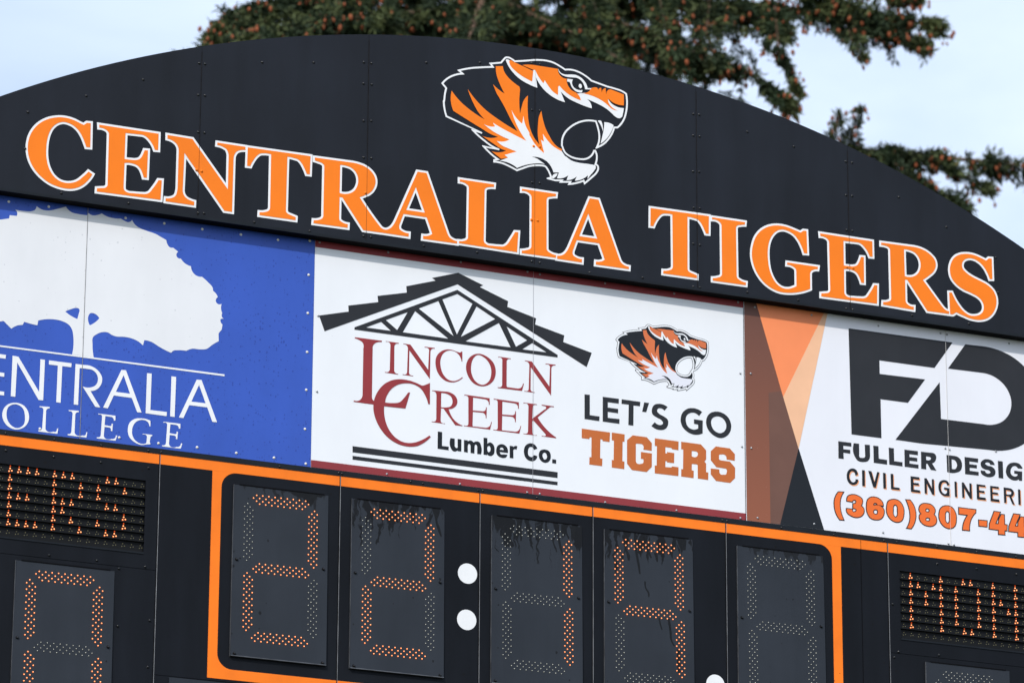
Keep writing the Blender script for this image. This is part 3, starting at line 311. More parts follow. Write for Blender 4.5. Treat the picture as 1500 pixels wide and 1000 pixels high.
M['blue'] = add_specks(mat('blue_print', (0.033, 0.093, 0.46), 0.42, spec=0.35, var=0.05, vscale=3.5), 78, 0.50, 0.70, (0.016, 0.042, 0.27), 0.6, 0.5)
M['tree_white'] = add_specks(mat('white_print_damp', (0.77, 0.78, 0.80), 0.42, spec=0.35, var=0.02, vscale=3), 48, 0.70, 0.65, (0.60, 0.61, 0.64), 0.8, 0.5)
M['ad_white'] = add_specks(mat('white_print', (0.82, 0.84, 0.87), 0.45, spec=0.35, var=0.015, vscale=2), 40, 0.86, 0.5, (0.62, 0.64, 0.69), 0.6, 0.3)
M['ad_white2'] = mat('white_print_cool', (0.80, 0.81, 0.86), 0.45, spec=0.35, var=0.015, vscale=2)
M['red_border'] = add_specks(mat('dark_red_print', (0.265, 0.030, 0.035), 0.45, spec=0.35, var=0.06), 30, 0.84, 0.7, (0.16, 0.03, 0.035), 0.7, 0.2)
M['red_text'] = mat('red_print', (0.29, 0.030, 0.034), 0.45, spec=0.35, var=0.05)
M['char'] = add_specks(mat('charcoal_print', (0.024, 0.026, 0.031), 0.5, spec=0.2, var=0.07), 36, 0.80, 0.6, (0.02, 0.022, 0.027), 0.9, 0.3)
M['char_cool'] = mat('charcoal_print_cool', (0.013, 0.016, 0.021), 0.5, spec=0.2, var=0.06)
M['tiger_print'] = mat('orange_print', (0.66, 0.165, 0.055), 0.45, spec=0.35, var=0.05)
M['tigers_text'] = add_specks(mat('dull_orange_print', (0.53, 0.135, 0.026), 0.45, spec=0.35, var=0.06), 60, 0.80, 0.7, (0.75, 0.3, 0.14), 0.6, 0.4)
M['chest_print'] = mat('pale_grey_print', (0.76, 0.77, 0.84), 0.45, spec=0.35)
M['ad_orange'] = mat('bright_orange_print', (0.93, 0.27, 0.10), 0.45, spec=0.35, var=0.03)
M['ad_peach'] = mat('peach_print', (0.87, 0.50, 0.30), 0.45, spec=0.35, var=0.05)
M['ad_greybrown'] = mat('grey_brown_print', (0.155, 0.072, 0.050), 0.45, spec=0.35, var=0.08)
M['ad_black'] = M['char_cool']
M['phone'] = mat('phone_orange_print', (0.84, 0.155, 0.020), 0.45, spec=0.35, var=0.03)
M['shadow_print'] = mat('light_orange_print', (0.90, 0.40, 0.20), 0.45, spec=0.35)
def brown():
    m = mat('brown_print', (0.24, 0.085, 0.055), 0.45, spec=0.35); t = m.node_tree; b = _in(m)
    g = t.nodes.new('ShaderNodeNewGeometry'); s = t.nodes.new('ShaderNodeSeparateXYZ'); t.links.new(g.outputs['Position'], s.inputs[0])
    mr = t.nodes.new('ShaderNodeMapRange'); mr.inputs[1].default_value = Z0; mr.inputs[2].default_value = Z0-1.2; t.links.new(s.outputs[2], mr.inputs[0])
    c = t.nodes.new('ShaderNodeValToRGB'); c.color_ramp.elements[0].color = (0.140, 0.058, 0.040, 1); c.color_ramp.elements[1].color = (0.285, 0.092, 0.046, 1)
    t.links.new(mr.outputs[0], c.inputs[0]); t.links.new(c.outputs[0], b.inputs['Base Color'])   # a printed blend
    return add_specks(m, 60, 0.80, 0.6, (0.35, 0.18, 0.13), 0.6, 0.3)
M['ad_brown'] = brown()
M['seam'] = mat('seam_shadow_gap', (0.02, 0.017, 0.016), 0.9, spec=0.1, var=0.5, vscale=30)
M['bolt_black'] = mat('black_bolt', (0.006, 0.0065, 0.008), 0.25, spec=0.5)
M['bolt_light'] = mat('painted_screw', (0.82, 0.80, 0.70), 0.35, 0.0, spec=0.6)
M['bolt_steel'] = mat('steel_screw', (0.42, 0.43, 0.45), 0.3, 0.7)
M['stain'] = mat('wet_stain', (0.006, 0.0065, 0.0075), 0.45, spec=0.2, var=0.3, vscale=20)
M['led_core'] = mat('led_lit', (0.8, 0.5, 0.3), 0.4, emit=(1.0, 0.43, 0.13), estr=1.6)
M['led_ring'] = mat('led_glow_lens', (0.5, 0.1, 0.02), 0.4, emit=(1.0, 0.16, 0.02), estr=0.8)
M['led_red'] = mat('led_lit_hooded', (0.5, 0.08, 0.02), 0.4, emit=(1.0, 0.10, 0.01), estr=0.8)
M['led_off'] = mat('led_unlit', (0.75, 0.75, 0.66), 0.25, spec=0.8)
M['led_off_amber'] = mat('led_unlit_amber', (0.22, 0.20, 0.10), 0.3, spec=0.7)
M['led_socket'] = mat('led_socket', (0.008, 0.008, 0.009), 0.5)
M['louver'] = mat('louver_black', (0.0045, 0.005, 0.006), 0.55, spec=0.2)
M['steel_post'] = mat('galvanised_post', (0.33, 0.34, 0.35), 0.5, 0.6, var=0.15)
M['bark'] = mat('bark', (0.12, 0.075, 0.05), 0.9, var=0.4, vscale=9, bump=0.8, bscale=20, spec=0.2)
M['needle'] = mat('needles', (0.024, 0.040, 0.017), 0.75, var=0.45, vscale=2.2, spec=0.25)
M['needle_new'] = mat('needles_pale', (0.080, 0.100, 0.038), 0.75, var=0.35, vscale=3.0, spec=0.25)
M['cone'] = mat('cone_scales', (0.26, 0.075, 0.030), 0.7, var=0.35, vscale=6, spec=0.25)
M['grass'] = mat('grass', (0.075, 0.082, 0.055), 0.9, var=0.4, vscale=0.6, spec=0.2, bump=0.4, bscale=30)

for k_, a_ in (('orange_paint', .07), ('ad_white', .025), ('ad_white2', .025), ('tree_white', .03), ('blue', .06), ('red_border', .08), ('char', .12), ('orange_letter', .03), ('white_vinyl', .03)): add_sheen(M[k_], a_, 1.6, 0.5)

# ------------------------------------------------------------------ helpers
def link(o, parent=None):
    COL.objects.link(o)
    if parent: o.parent = parent
    return o
ORG = {}                    # world position of each thing's origin
def thing(name, label, cat, loc, group=None):
    o = bpy.data.objects.new(name, None); link(o); o.location = loc; o['label'] = label; o['category'] = cat
    o.empty_display_size = 0.2
    if group: o['group'] = group
    ORG[o.name] = Vector(loc); return o
def base(o):
    while o.parent: o = o.parent
    return ORG[o.name]
def mesh_obj(name, verts, faces, m, parent, label=None, stuff=False, smooth=False):
    """verts in board coordinates (x along the board, y towards the back, z from the banners' top edge)"""
    b = base(parent); me = bpy.data.meshes.new(name)
    me.from_pydata([(v[0]-b.x, v[1]-b.y, v[2]+Z0-b.z) for v in verts], [], faces)
    if isinstance(m, (list, tuple)):
        for q in m: me.materials.append(q)
    else: me.materials.append(m)
    if smooth: me.polygons.foreach_set('use_smooth', [True]*len(me.polygons))
    me.update(); o = bpy.data.objects.new(name, me); link(o, parent)
    if label: o['label'] = label
    if stuff: o['kind'] = 'stuff'
    return o
def box(x0, x1, y0, y1, z0, z1):
    v = [(x, y, z) for x in (x0, x1) for y in (y0, y1) for z in (z0, z1)]
    return v, [(0, 1, 3, 2), (4, 6, 7, 5), (0, 4, 5, 1), (2, 3, 7, 6), (0, 2, 6, 4), (1, 5, 7, 3)]
def join(parts):
    V, F = [], []
    for v, f in parts:
        n = len(V); V += list(v); F += [tuple(i+n for i in q) for q in f]
    return V, F
def box_obj(name, b, m, parent, bevel=0.0, **k):
    v, f = box(*b); o = mesh_obj(name, v, f, m, parent, **k)
    if bevel:
        bm = bmesh.new(); bm.from_mesh(o.data); bmesh.ops.bevel(bm, geom=list(bm.edges), offset=bevel, segments=1, affect='EDGES', profile=0.7)
        bm.to_mesh(o.data); bm.free()
    return o

def parse(path, dx=0.0, dz=0.0, xf=None):
    P = []
    for t in path.split():
        s = t[0] == 's'; x, z = t.lstrip('s').split(',')
        x, z = int(x)/1e4, int(z)/1e4
        if xf: x, z = xf(x, z)
        P.append((x+dx, z+dz, s))
    return P
def sample(P, n=5):
    """closed outline: straight at corner points, Catmull-Rom through the smooth ones"""
    N = len(P); out = []
    for i in range(N):
        p0, p1, p2, p3 = P[i-1], P[i], P[(i+1) % N], P[(i+2) % N]
        out.append((p1[0], p1[1]))
        if not (p1[2] or p2[2]): continue
        a = np.array(p1[:2]); b = np.array(p2[:2]); c = b-a; ln = np.hypot(*c)
        if ln < 1e-6: continue
        def tang(q0, q1, q2):
            u = np.array(q1[:2])-np.array(q0[:2]); v = np.array(q2[:2])-np.array(q1[:2])
            lu, lv = np.hypot(*u)+1e-9, np.hypot(*v)+1e-9
            if lu > 3*lv: return u/lu            # a stem runs straight into its bracket
            if lv > 3*lu: return v/lv
            w = u/lu*lv + v/lv*lu; k = np.hypot(*w)+1e-9
            return w/k
        ta = tang(p0, p1, p2) if p1[2] else None; tb = tang(p1, p2, p3) if p2[2] else None
        if ta is None: ta = (2*c/ln - tb); ta = ta/(np.hypot(*ta)+1e-9)
        if tb is None: tb = (2*c/ln - ta); tb = tb/(np.hypot(*tb)+1e-9)
        for k in range(1, n):
            t = k/n; h1 = 2*t**3-3*t**2+1; h2 = t**3-2*t**2+t; h3 = -2*t**3+3*t**2; h4 = t**3-t**2
            q = h1*a + h2*ln*ta + h3*b + h4*ln*tb; out.append((q[0], q[1]))
    res = [out[0]]
    for q in out[1:]:
        if math.hypot(q[0]-res[-1][0], q[1]-res[-1][1]) > 2e-4: res.append(q)
    if math.hypot(res[0][0]-res[-1][0], res[0][1]-res[-1][1]) < 2e-4: res.pop()
    return res
def area(p): return 0.5*sum(p[i-1][0]*p[i][1]-p[i][0]*p[i-1][1] for i in range(len(p)))
def ccw(p, yes=True): return p if (area(p) > 0) == yes else p[::-1]
def offset(p, w, lim=2.6):
    """mitred offset of a counter-clockwise outline, outwards for w > 0"""
    N = len(p); o = []
    for i in range(N):
        a, b, c = p[i-1], p[i], p[(i+1) % N]
        u = (b[0]-a[0], b[1]-a[1]); v = (c[0]-b[0], c[1]-b[1])
        lu = math.hypot(*u) or 1e-9; lv = math.hypot(*v) or 1e-9
        n1 = (u[1]/lu, -u[0]/lu); n2 = (v[1]/lv, -v[0]/lv)
        m = (n1[0]+n2[0], n1[1]+n2[1]); dd = m[0]**2+m[1]**2
        cr = u[0]*v[1]-u[1]*v[0]; convex = (cr > 0) == (w > 0)
        if dd < 1e-4: o.append((b[0]+n1[0]*w+u[0]/lu*abs(w)*.8, b[1]+n1[1]*w+u[1]/lu*abs(w)*.8)); o.append((b[0]+n2[0]*w-v[0]/lv*abs(w)*.8, b[1]+n2[1]*w-v[1]/lv*abs(w)*.8)); continue
        k = 2.0/dd
        if convex and math.sqrt(k*k*dd) > lim:
            e = abs(w)*lim*0.6
            o.append((b[0]+n1[0]*w+u[0]/lu*e, b[1]+n1[1]*w+u[1]/lu*e)); o.append((b[0]+n2[0]*w-v[0]/lv*e, b[1]+n2[1]*w-v[1]/lv*e))
        else:
            k = min(k, lim*1.6/math.sqrt(dd)) if not convex else k
            o.append((b[0]+m[0]*k*w, b[1]+m[1]*k*w))
    return o
def fill(loops):
    """triangles of every spot whose winding number is positive (outlines ccw, holes cw)"""
    pts, edges = [], []
    for l in loops:
        n = len(pts); pts += [Vector(q) for q in l]; edges += [(n+i, n+(i+1) % len(l)) for i in range(len(l))]
    vs, es, fs, *_ = delaunay_2d_cdt(pts, edges, [], 0, 1e-6)
    V = np.array([(v.x, v.y) for v in vs]); T = np.array([f for f in fs if len(f) == 3])
    if not len(T): return [], []
    C = V[T].mean(1); wn = np.zeros(len(C))
    for l in loops:
        A = np.array(l); B = np.roll(A, -1, 0)
        for a, b in zip(A, B):
            s = (b[0]-a[0])*(C[:, 1]-a[1])-(C[:, 0]-a[0])*(b[1]-a[1])
            wn += ((a[1] <= C[:, 1]) & (b[1] > C[:, 1]) & (s > 0)).astype(int) - ((a[1] > C[:, 1]) & (b[1] <= C[:, 1]) & (s < 0)).astype(int)
    return V, T[wn > 0.5]
def slab(loops, yf, th=0.0008):
    """thin solid of an outline: front face at y = yf (towards the camera) with its rim"""
    V, T = fill(loops)
    if not len(T): return [], []
    used = sorted(set(T.ravel().tolist())); ix = {u: i for i, u in enumerate(used)}
    vv = [(V[u][0], yf, V[u][1]) for u in used]; n = len(vv); vv += [(x, yf+th, z) for x, y, z in vv]
    F = []; cnt = {}
    for t in T:
        a, b, c = (ix[int(q)] for q in t)
        if np.cross(V[t[1]]-V[t[0]], V[t[2]]-V[t[0]]) < 0: b, c = c, b
        F.append((a, b, c))
        for e in ((a, b), (b, c), (c, a)): cnt[e] = cnt.get(e, 0)+1
    for (a, b) in list(cnt):
        if (b, a) not in cnt: F.append((b, a, a+n, b+n))
    return vv, F
def shape_loops(paths, dx=0, dz=0, xf=None):
    ls = [sample(parse(p, dx, dz, xf)) for p in paths]
    return [ccw(ls[0])] + [ccw(l, False) for l in ls[1:]]
def flat(name, key, yf, m, parent, dx=0, dz=0, xf=None, grow=None, idx=None, extra=(), **k):
    parts = []
    src = SHAPES[key] if idx is None else [SHAPES[key][i] for i in idx]
    for j, s in enumerate(src):
        for ex, ez in ((0, 0),)+tuple(extra):
            ls = shape_loops(s, dx+ex, dz+ez, xf)
            if grow: ls = [offset(l, grow) for l in ls]
            parts.append(slab(ls, yf))
    v, f = join(parts); return mesh_obj(name, v, f, m, parent, **k)
def glyphs(name, key, yf, m, parent, extra=(), **k):
    """every letter or figure of a print is a part of its own"""
    for i in range(len(SHAPES[key])):
        for e in ((0, 0),)+tuple(extra):
            flat(name, key, yf, m, parent, idx=[i], dx=k.get('dx', 0)+e[0], dz=k.get('dz', 0)+e[1], **{q: w for q, w in k.items() if q not in ('dx', 'dz')})
def disc(cx, cz, r, yf, n=8, dome=0.0):
    v = [(cx+r*math.cos(2*math.pi*i/n), yf, cz+r*math.sin(2*math.pi*i/n)) for i in range(n)]
    if dome:
        v2 = [(cx+r*.62*math.cos(2*math.pi*i/n), yf-dome*.8, cz+r*.62*math.sin(2*math.pi*i/n)) for i in range(n)]
        v = v+v2+[(cx, yf-dome, cz)]
        f = [(i, (i+1) % n, n+(i+1) % n, n+i) for i in range(n)]+[(n+i, n+(i+1) % n, 2*n) for i in range(n)]
        return v, f
    v.append((cx, yf, cz)); return v, [(i, (i+1) % n, n) for i in range(n)]
def screws(name, pts, r, h, yf, m, parent, seed=0):
    rr = random.Random(seed)
    v, f = join([disc(x+rr.uniform(-.002, .002), z+rr.uniform(-.002, .002), r, yf, 10, h) for x, z in pts])
    return mesh_obj(name, v, f, m, parent, stuff=True, smooth=True)

# ------------------------------------------------------------------ ground
me = bpy.data.meshes.new('ground'); S = 1500
me.from_pydata([(-S, -S, 0), (S, -S, 0), (S, S, 0), (-S, S, 0)], [], [(0, 1, 2, 3)]); me.materials.append(M['grass'])
g = bpy.data.objects.new('ground', me); COL.objects.link(g); g['kind'] = 'structure'

# ------------------------------------------------------------------ header sign with the arched top
HY = -0.070                                  # its face stands 7 cm in front of the banners
AC, AZ, AR = 2.4384, -5.085, 6.304
XL, XR = -1.2192, 6.0960
arch = lambda x: AZ+math.sqrt(AR*AR-(x-AC)**2)
HDR = thing('arched_sign', 'black arched team sign with orange lettering and a roaring tiger head, topmost on the scoreboard', 'sign', (2.4384, 0.1, Z0))
seams = [XL, 0.556, 1.4707, 2.4135, 3.3550, 4.2630, XR]
for i in range(len(seams)-1):
    a, b = seams[i]+0.0006, seams[i+1]-0.0006; n = 14
    if i == 0 or i == len(seams)-2: n = 40
    top = [(a+(b-a)*k/n, arch(a+(b-a)*k/n)) for k in range(n+1)]
    zb = -0.0015
    out = [(a, zb), (b, zb)] + [(x, max(z, zb+.004)) for x, z in top[::-1]]
    v, f = slab([ccw(out)], HY, 0.004); mesh_obj('sign_panel', v, f, M['black_panel'], HDR)
n = 90; xs = [XL+.012+(XR-XL-.024)*k/n for k in range(n+1)]
prof = [(XL+.012, 0.003)]+[(XR-.012, 0.003)]+[(x, max(arch(x)-.010, .006)) for x in xs[::-1]]
v, f = slab([ccw(prof)], HY+.0045, 0.30); mesh_obj('backing_frame', v, f, M['dark'], HDR)
# folded lip along the foot of the sign
box_obj('bottom_lip', (XL, XR, HY-.0035, HY+.001, -0.004, 0.010), M['cap'], HDR)
box_obj('underside', (XL, XR, HY+.0012, -0.0022, -0.0035, 0.0022), M['dark'], HDR)
# rim flashing following the arch
rim = []
for k in range(n):
    x0, x1 = xs[k], xs[k+1]; z0, z1 = arch(x0), arch(x1)
    q = [(x0, HY+.002, z0+.001), (x1, HY+.002, z1+.001), (x1, HY+.10, z1+.001), (x0, HY+.10, z0+.001), (x0, HY+.002, z0-.006), (x1, HY+.002, z1-.006), (x1, HY+.10, z1-.006), (x0, HY+.10, z0-.006)]
    rim.append((q, [(0, 1, 2, 3), (4, 7, 6, 5), (0, 4, 5, 1), (3, 2, 6, 7)]))
v, f = join(rim); mesh_obj('arch_edging', v, f, M['cap'], HDR)

WORD = [('C', 0, 0), ('E', 0, 0), ('N', 0, 0), ('T', 0, 0), ('R', 0, 0), ('A', -0.9783, 0.0039), ('L', 0, 0), ('I', -1.1034, -0.0007), ('A', 0, 0),
        ('T', 2.2663, 0), ('I', 0, 0), ('G', 0, 0), ('E', 4.0674, -0.0007), ('R2', 0, 0), ('S', 0, 0)]
OW = 0.0112
for i, (g_, dx, dz) in enumerate(WORD):
    ls = shape_loops(SHAPES[g_][0], dx, dz)
    v, f = slab([offset(l, OW) for l in ls], HY-0.0010-(i % 2)*0.0004)
    lo = mesh_obj('letter', v, f, M['white_vinyl'], HDR)
    v, f = slab(ls, HY-0.0024-(i % 2)*0.0003); mesh_obj('letter_face', v, f, M['orange_letter'], lo)

def tiger(parent, y, LW, mats, xf=None, small=False, grow=1.0):
    """mats: line, body, white, chest, orange"""
    ol = ccw(sample(parse(SHAPES['tiger_line'][0][0], xf=xf)))
    if small:
        v, f = slab([offset(ol, LW*1.15)], y); head = mesh_obj('tiger_emblem', v, f, mats['body'], parent)
        v, f = slab([offset(ol, LW*0.80)], y-.0006); mesh_obj('outline', v, f, mats['line'], head)
        v, f = slab([offset(ol, -LW*0.30)], y-.0012); mesh_obj('black_stripes', v, f, mats['body'], head)
        jaw = "25600,6460 s27000,5900 s27800,5850 s28400,6080 28560,6700 s28700,6500 28730,5720 s28300,5200 25600,5200"
        ls = [ccw(sample(parse(jaw, xf=xf)))]
    else:
        v, f = slab([offset(ol, LW*.5), ccw(offset(ol, -LW*.5), False)], y); head = mesh_obj('tiger_emblem', v, f, mats['line'], parent)
    glyphs('orange_fur', 'tiger_orange', y-.0032, mats['orange'], head, xf=xf)
    flat('orange_mane', 'tiger_mane', y-.0018, mats['orange'], head, xf=xf)
    glyphs('white_fur', 'tiger_white', y-.0024, mats['white'], head, xf=xf)
    flat('white_chest', 'tiger_chest', y-.0026, mats['chest'], head, xf=xf)
    return head
tiger(HDR, HY-.0010, 0.0095, dict(line=M['white_vinyl'], body=M['black_panel'], white=M['white_vinyl'], chest=M['white_vinyl'], orange=M['orange_letter']))
for s in seams[1:6]:
    v, f = box(s-.0005, s+.0005, HY-.0034, HY-.0002, 0.0, arch(s)-.03); mesh_obj('panel_seam', v, f, M['seam'], HDR)
screws('bolts', BOLTS_HEAD, 0.0078, 0.006, HY-.0002, M['bolt_black'], HDR, 1)
screws('orange_bolts', BOLTS_ORANGE, 0.0080, 0.006, HY-.0030, M['orange_letter'], HDR, 2)

# ------------------------------------------------------------------ three banners, each of two sheets
def banner(label, x0, m, margin=0.0):
    t = thing('advertising_banner', label, 'banner', (x0+1.2192, 0.02, Z0-1.2112), 'advertising banners in a row under the arched sign')
    for k in range(2):
        a = x0+1.2192*k
        box_obj('banner_sheet', (a+.0008, a+1.2192-.0008, 0.0, 0.004, -1.2112, -0.0005), m, t)
    box_obj('backing_board', (x0+.01, x0+2.4284, 0.006, 0.02, -1.205, -0.005), M['dark'], t)
    return t
B1 = banner('blue advertising banner with a spreading white tree over white lettering, left of the white ones', -1.2192, M['blue'])
B2 = banner('white advertising banner with dark red borders, a roof truss drawing and a small tiger head', 1.2192, M['ad_white'])
B3 = banner('white advertising banner with slanted brown and orange bands and two giant black initials', 3.6576, M['ad_white2'])
flat('tree_emblem', 'tree', -0.001, M['tree_white'], B1)
glyphs('letter', 'college', -0.0016, M['white_vinyl'], B1)
glyphs('letter', 'college_L', -0.0016, M['white_vinyl'], B1, extra=((0.1503, -0.001),))
glyphs('letter', 'college_E', -0.0016, M['white_vinyl'], B1, extra=((0.3402, 0.0001),))
box_obj('sheet_seam', (-.0013, .0013, -.0030, -.0001, -1.2112, -.001), M['edge_line'], B1)
for z0, z1 in ((-0.0385, -0.0008), (-1.2108, -1.1735)):
    box_obj('red_border', (1.2202, 3.6560, -0.0012, -0.0001, z0, z1), M['red_border'], B2)
glyphs('roof_drawing', 'roof', -0.0012, M['char'], B2)
glyphs('letter', 'red', -0.0012, M['red_text'], B2)
glyphs('letter', 'redb', -0.0020, M['red_text'], B2)
glyphs('letter', 'redN', -0.0012, M['red_text'], B2, extra=((0.6791, -0.0029),))
glyphs('letter', 'redE', -0.0012, M['red_text'], B2, extra=((0.164, -0.0011),))
glyphs('letter', 'lumber', -0.0012, M['char_cool'], B2)
glyphs('rule_line', 'stripe', -0.0012, M['char'], B2)
glyphs('letter', 'letsgo', -0.0012, M['char'], B2)
glyphs('letter', 'tigers', -0.0012, M['tigers_text'], B2)
# small emblem: the large one scaled onto the banner
kx = (3.4413-2.9178)/(2.9427-1.8849); kz = kx*1.01
tiger(B2, -0.0012, 0.0068, dict(line=M['ad_white'], body=M['char_cool'], white=M['ad_white'], chest=M['chest_print'], orange=M['tiger_print']),
      xf=lambda x, z: (2.9178+(x-1.8849)*kx, -0.3141+(z-0.9367)*kz), small=True)
box_obj('sheet_seam', (2.4379, 2.4388, -.0026, -.0001, -1.2112, -.001), mat('faint_seam', (0.45, 0.46, 0.50), 0.8), B2)
for k, y in (('ad_brown', -.0008), ('ad_orange', -.0012), ('ad_peach', -.0012), ('ad_greybrown', -.0012), ('ad_black', -.0016)):
    ls = shape_loops(SHAPES[k][0]); ls = [[(max(x, 3.6584), min(max(z, -1.2106), -.0008)) for x, z in l] for l in ls]
    v, f = slab(ls, y); mesh_obj('colour_band', v, f, M[k], B3)
glyphs('initial', 'fd', -0.0012, M['char'], B3)
glyphs('letter', 'fuller', -0.0012, M['char'], B3)
glyphs('letter_shadow', 'civil', -0.0010, M['shadow_print'], B3, dx=.0050, dz=-.0052)
glyphs('letter', 'civil', -0.0020, M['char_cool'], B3)
glyphs('digit_outline', 'phone', -0.0010, M['char_cool'], B3, grow=0.0052)
glyphs('digit', 'phone', -0.0020, M['phone'], B3)
box_obj('sheet_seam', (4.8764, 4.8774, -.0034, -.0001, -1.2112, -.001), mat('pale_seam', (0.66, 0.65, 0.64), 0.6), B3)
box_obj('end_gap', (3.6566, 3.6584, -.0030, -.0001, -1.2112, -.001), M['seam'], B2)
screws('screws', BOLTS_A1, 0.0072, 0.006, -.0002, M['bolt_light'], B1, 3)
screws('screws', BOLTS_A2, 0.0062, 0.005, -.0012, M['bolt_steel'], B2, 4)
screws('screws', BOLTS_A3, 0.0062, 0.005, -.0018, M['bolt_steel'], B3, 5)

# ------------------------------------------------------------------ scoreboard cabinet
SB = thing('scoreboard', 'black electronic scoreboard with amber digits and an orange outline, below the advertising banners', 'scoreboard', (2.4384, 0.15, Z0-3.6))
ZB = -3.6; ZT = -1.2112
cols = [XL, 0.4185, 1.3785, 2.1435, 2.7762, 3.5390, 4.3335, 4.4925, XR]
def splits(i):
    if i in (0, len(cols)-2): return [ZT, -1.8365, ZB]
    if i in (1,): return [ZT, -2.3620, ZB]
    if i in (6,): return [ZT, ZB]
    return [ZT, -2.3620, ZB]
for i in range(len(cols)-1):
    zs = splits(i)
    for a, b in zip(zs, zs[1:]):
        gap = .0012
        x0, x1 = cols[i]+gap, cols[i+1]-gap
        if i in (0, len(cols)-2) and a == ZT:       # this module has the window of the message display
            wx0, wx1 = (-1.135, 0.350) if i == 0 else (4.5634, 6.048); wz0, wz1 = -1.755, -1.384
            v, f = join([box(x0, x1, 0.0, 0.01, wz1, a-gap), box(x0, x1, 0.0, 0.01, b+gap, wz0), box(x0, wx0, 0.0, 0.01, wz0, wz1), box(wx1, x1, 0.0, 0.01, wz0, wz1)])
            mesh_obj('cabinet_panel', v, f, M['black_cabinet'], SB)
        else:
            box_obj('cabinet_panel', (x0, x1, 0.0, 0.01, b+gap, a-gap), M['black_cabinet'], SB)
box_obj('cabinet_body', (XL+.01, XR-.01, 0.055, 0.30, ZB+.01, ZT-.002), M['dark'], SB)
for i in range(len(cols)-1):
    x = cols[i]; 
    box_obj('cabinet_rib', (x+.002, x+.03, 0.0105, 0.054, ZB+.01, ZT-.005), M['dark'], SB)
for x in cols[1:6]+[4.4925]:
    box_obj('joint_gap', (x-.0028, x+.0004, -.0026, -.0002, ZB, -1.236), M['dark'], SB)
    box_obj('edge_highlight', (x+.0006, x+.0032, -.0030, -.0001, ZB, -1.2425), M['edge_line'], SB)  # pale strip painted in for light caught on the panel's bevelled edge
box_obj('joint_gap', (4.3325, 4.3345, -.0022, -.0002, ZB, -1.236), M['dark'], SB)
box_obj('cap_strip', (XL, XR, -.0040, -.0001, -1.2400, -1.2125), M['cap'], SB)
box_obj('orange_band', (XL, XR, -.0014, -.0001, -1.2912, -1.2402), M['orange_paint'], SB)
def arc(cx, cz, r, a0, a1, n=8): return [(cx+r*math.cos(R(a0+(a1-a0)*k/n)), cz+r*math.sin(R(a0+(a1-a0)*k/n))) for k in range(n+1)]
ix0, ix1, iz1, iz0, rr_ = 0.7465, 4.161, -1.2912, -2.2975, 0.078
inner = arc(ix0+rr_, iz1-rr_, rr_, 180, 90)+arc(ix1-rr_, iz1-rr_, rr_, 90, 0)+arc(ix1-rr_, iz0+rr_, rr_, 0, -90)+arc(ix0+rr_, iz0+rr_, rr_, -90, -180)
outer = [(0.6968, -1.2914), (4.2141, -1.2914), (4.2141, -2.3490), (0.6968, -2.3490)]
v, f = slab([ccw(outer), ccw(inner, False)], -0.0012); mesh_obj('orange_frame', v, f, M['orange_paint'], SB)
screws('screws', BOLTS_CABINET, 0.0075, 0.007, -.0001, M['bolt_black'], SB, 6)
screws('cap_screws', BOLTS_CAP, 0.0070, 0.006, -.0038, M['bolt_black'], SB, 7)
for cx, cz in ((2.0788, -1.6715), (2.0764, -1.9135), (3.4710, -2.1117)):
    v, f = disc(cx, cz, 0.053, -.0016, 40); mesh_obj('colon_dot', v, f, M['white_vinyl'], SB)

# digit displays -------------------------------------------------------------
P1 = 0.0326
def dots10(kind):
    """(along, across) of one segment: rows of 10, 9, 9 and 8 lamps; kind 1 = inner row last on one side, 2 = slanted"""
    if kind == 'a': rows = [(0.0163, 9, -.043), (0, 10, -.0585), (0.0163, 9, -.073), (0.0326, 8, -.0875)]
    elif kind in 'gd':
        z = -.3965 if kind == 'g' else -.750
        rows = [(0.0326, 8, z), (0.0163, 9, z-.0145), (0, 10, z-.029), (0.0163, 9, z-.0435)]
    return rows
def seg_pts(s):
    pts = []
    if s in 'agd':
        x0 = .1045 if s == 'a' else .1090
        for o, n, z in dots10(s): pts += [(x0+o+P1*k, z) for k in range(n)]
    else:
        c = {'f': .0740, 'b': .4305, 'e': .0775, 'c': .4340}[s]; sg = 1 if s in 'fe' else -1
        z0 = -.091 if s in 'fb' else -.4500
        for dx, o, n in ((-.0150, .0163, 9), (0, 0, 10), (.0145, .0163, 9), (.0290, .0326, 8)):
            pts += [(c+sg*dx, z0-o-P1*k) for k in range(n)]
    return pts
ON = {'2': 'abged', '1': 'bc', '9': 'abfgc', '0': 'abcdef', ' ': ''}
PW, PH, PY0, PY1 = 0.5050, 0.8800, -0.0050, -0.0160
def lamp_parts(pts, yfun, r, n, dome=0.0): return join([disc(x, z, r, yfun(z), n, dome) for x, z in pts])
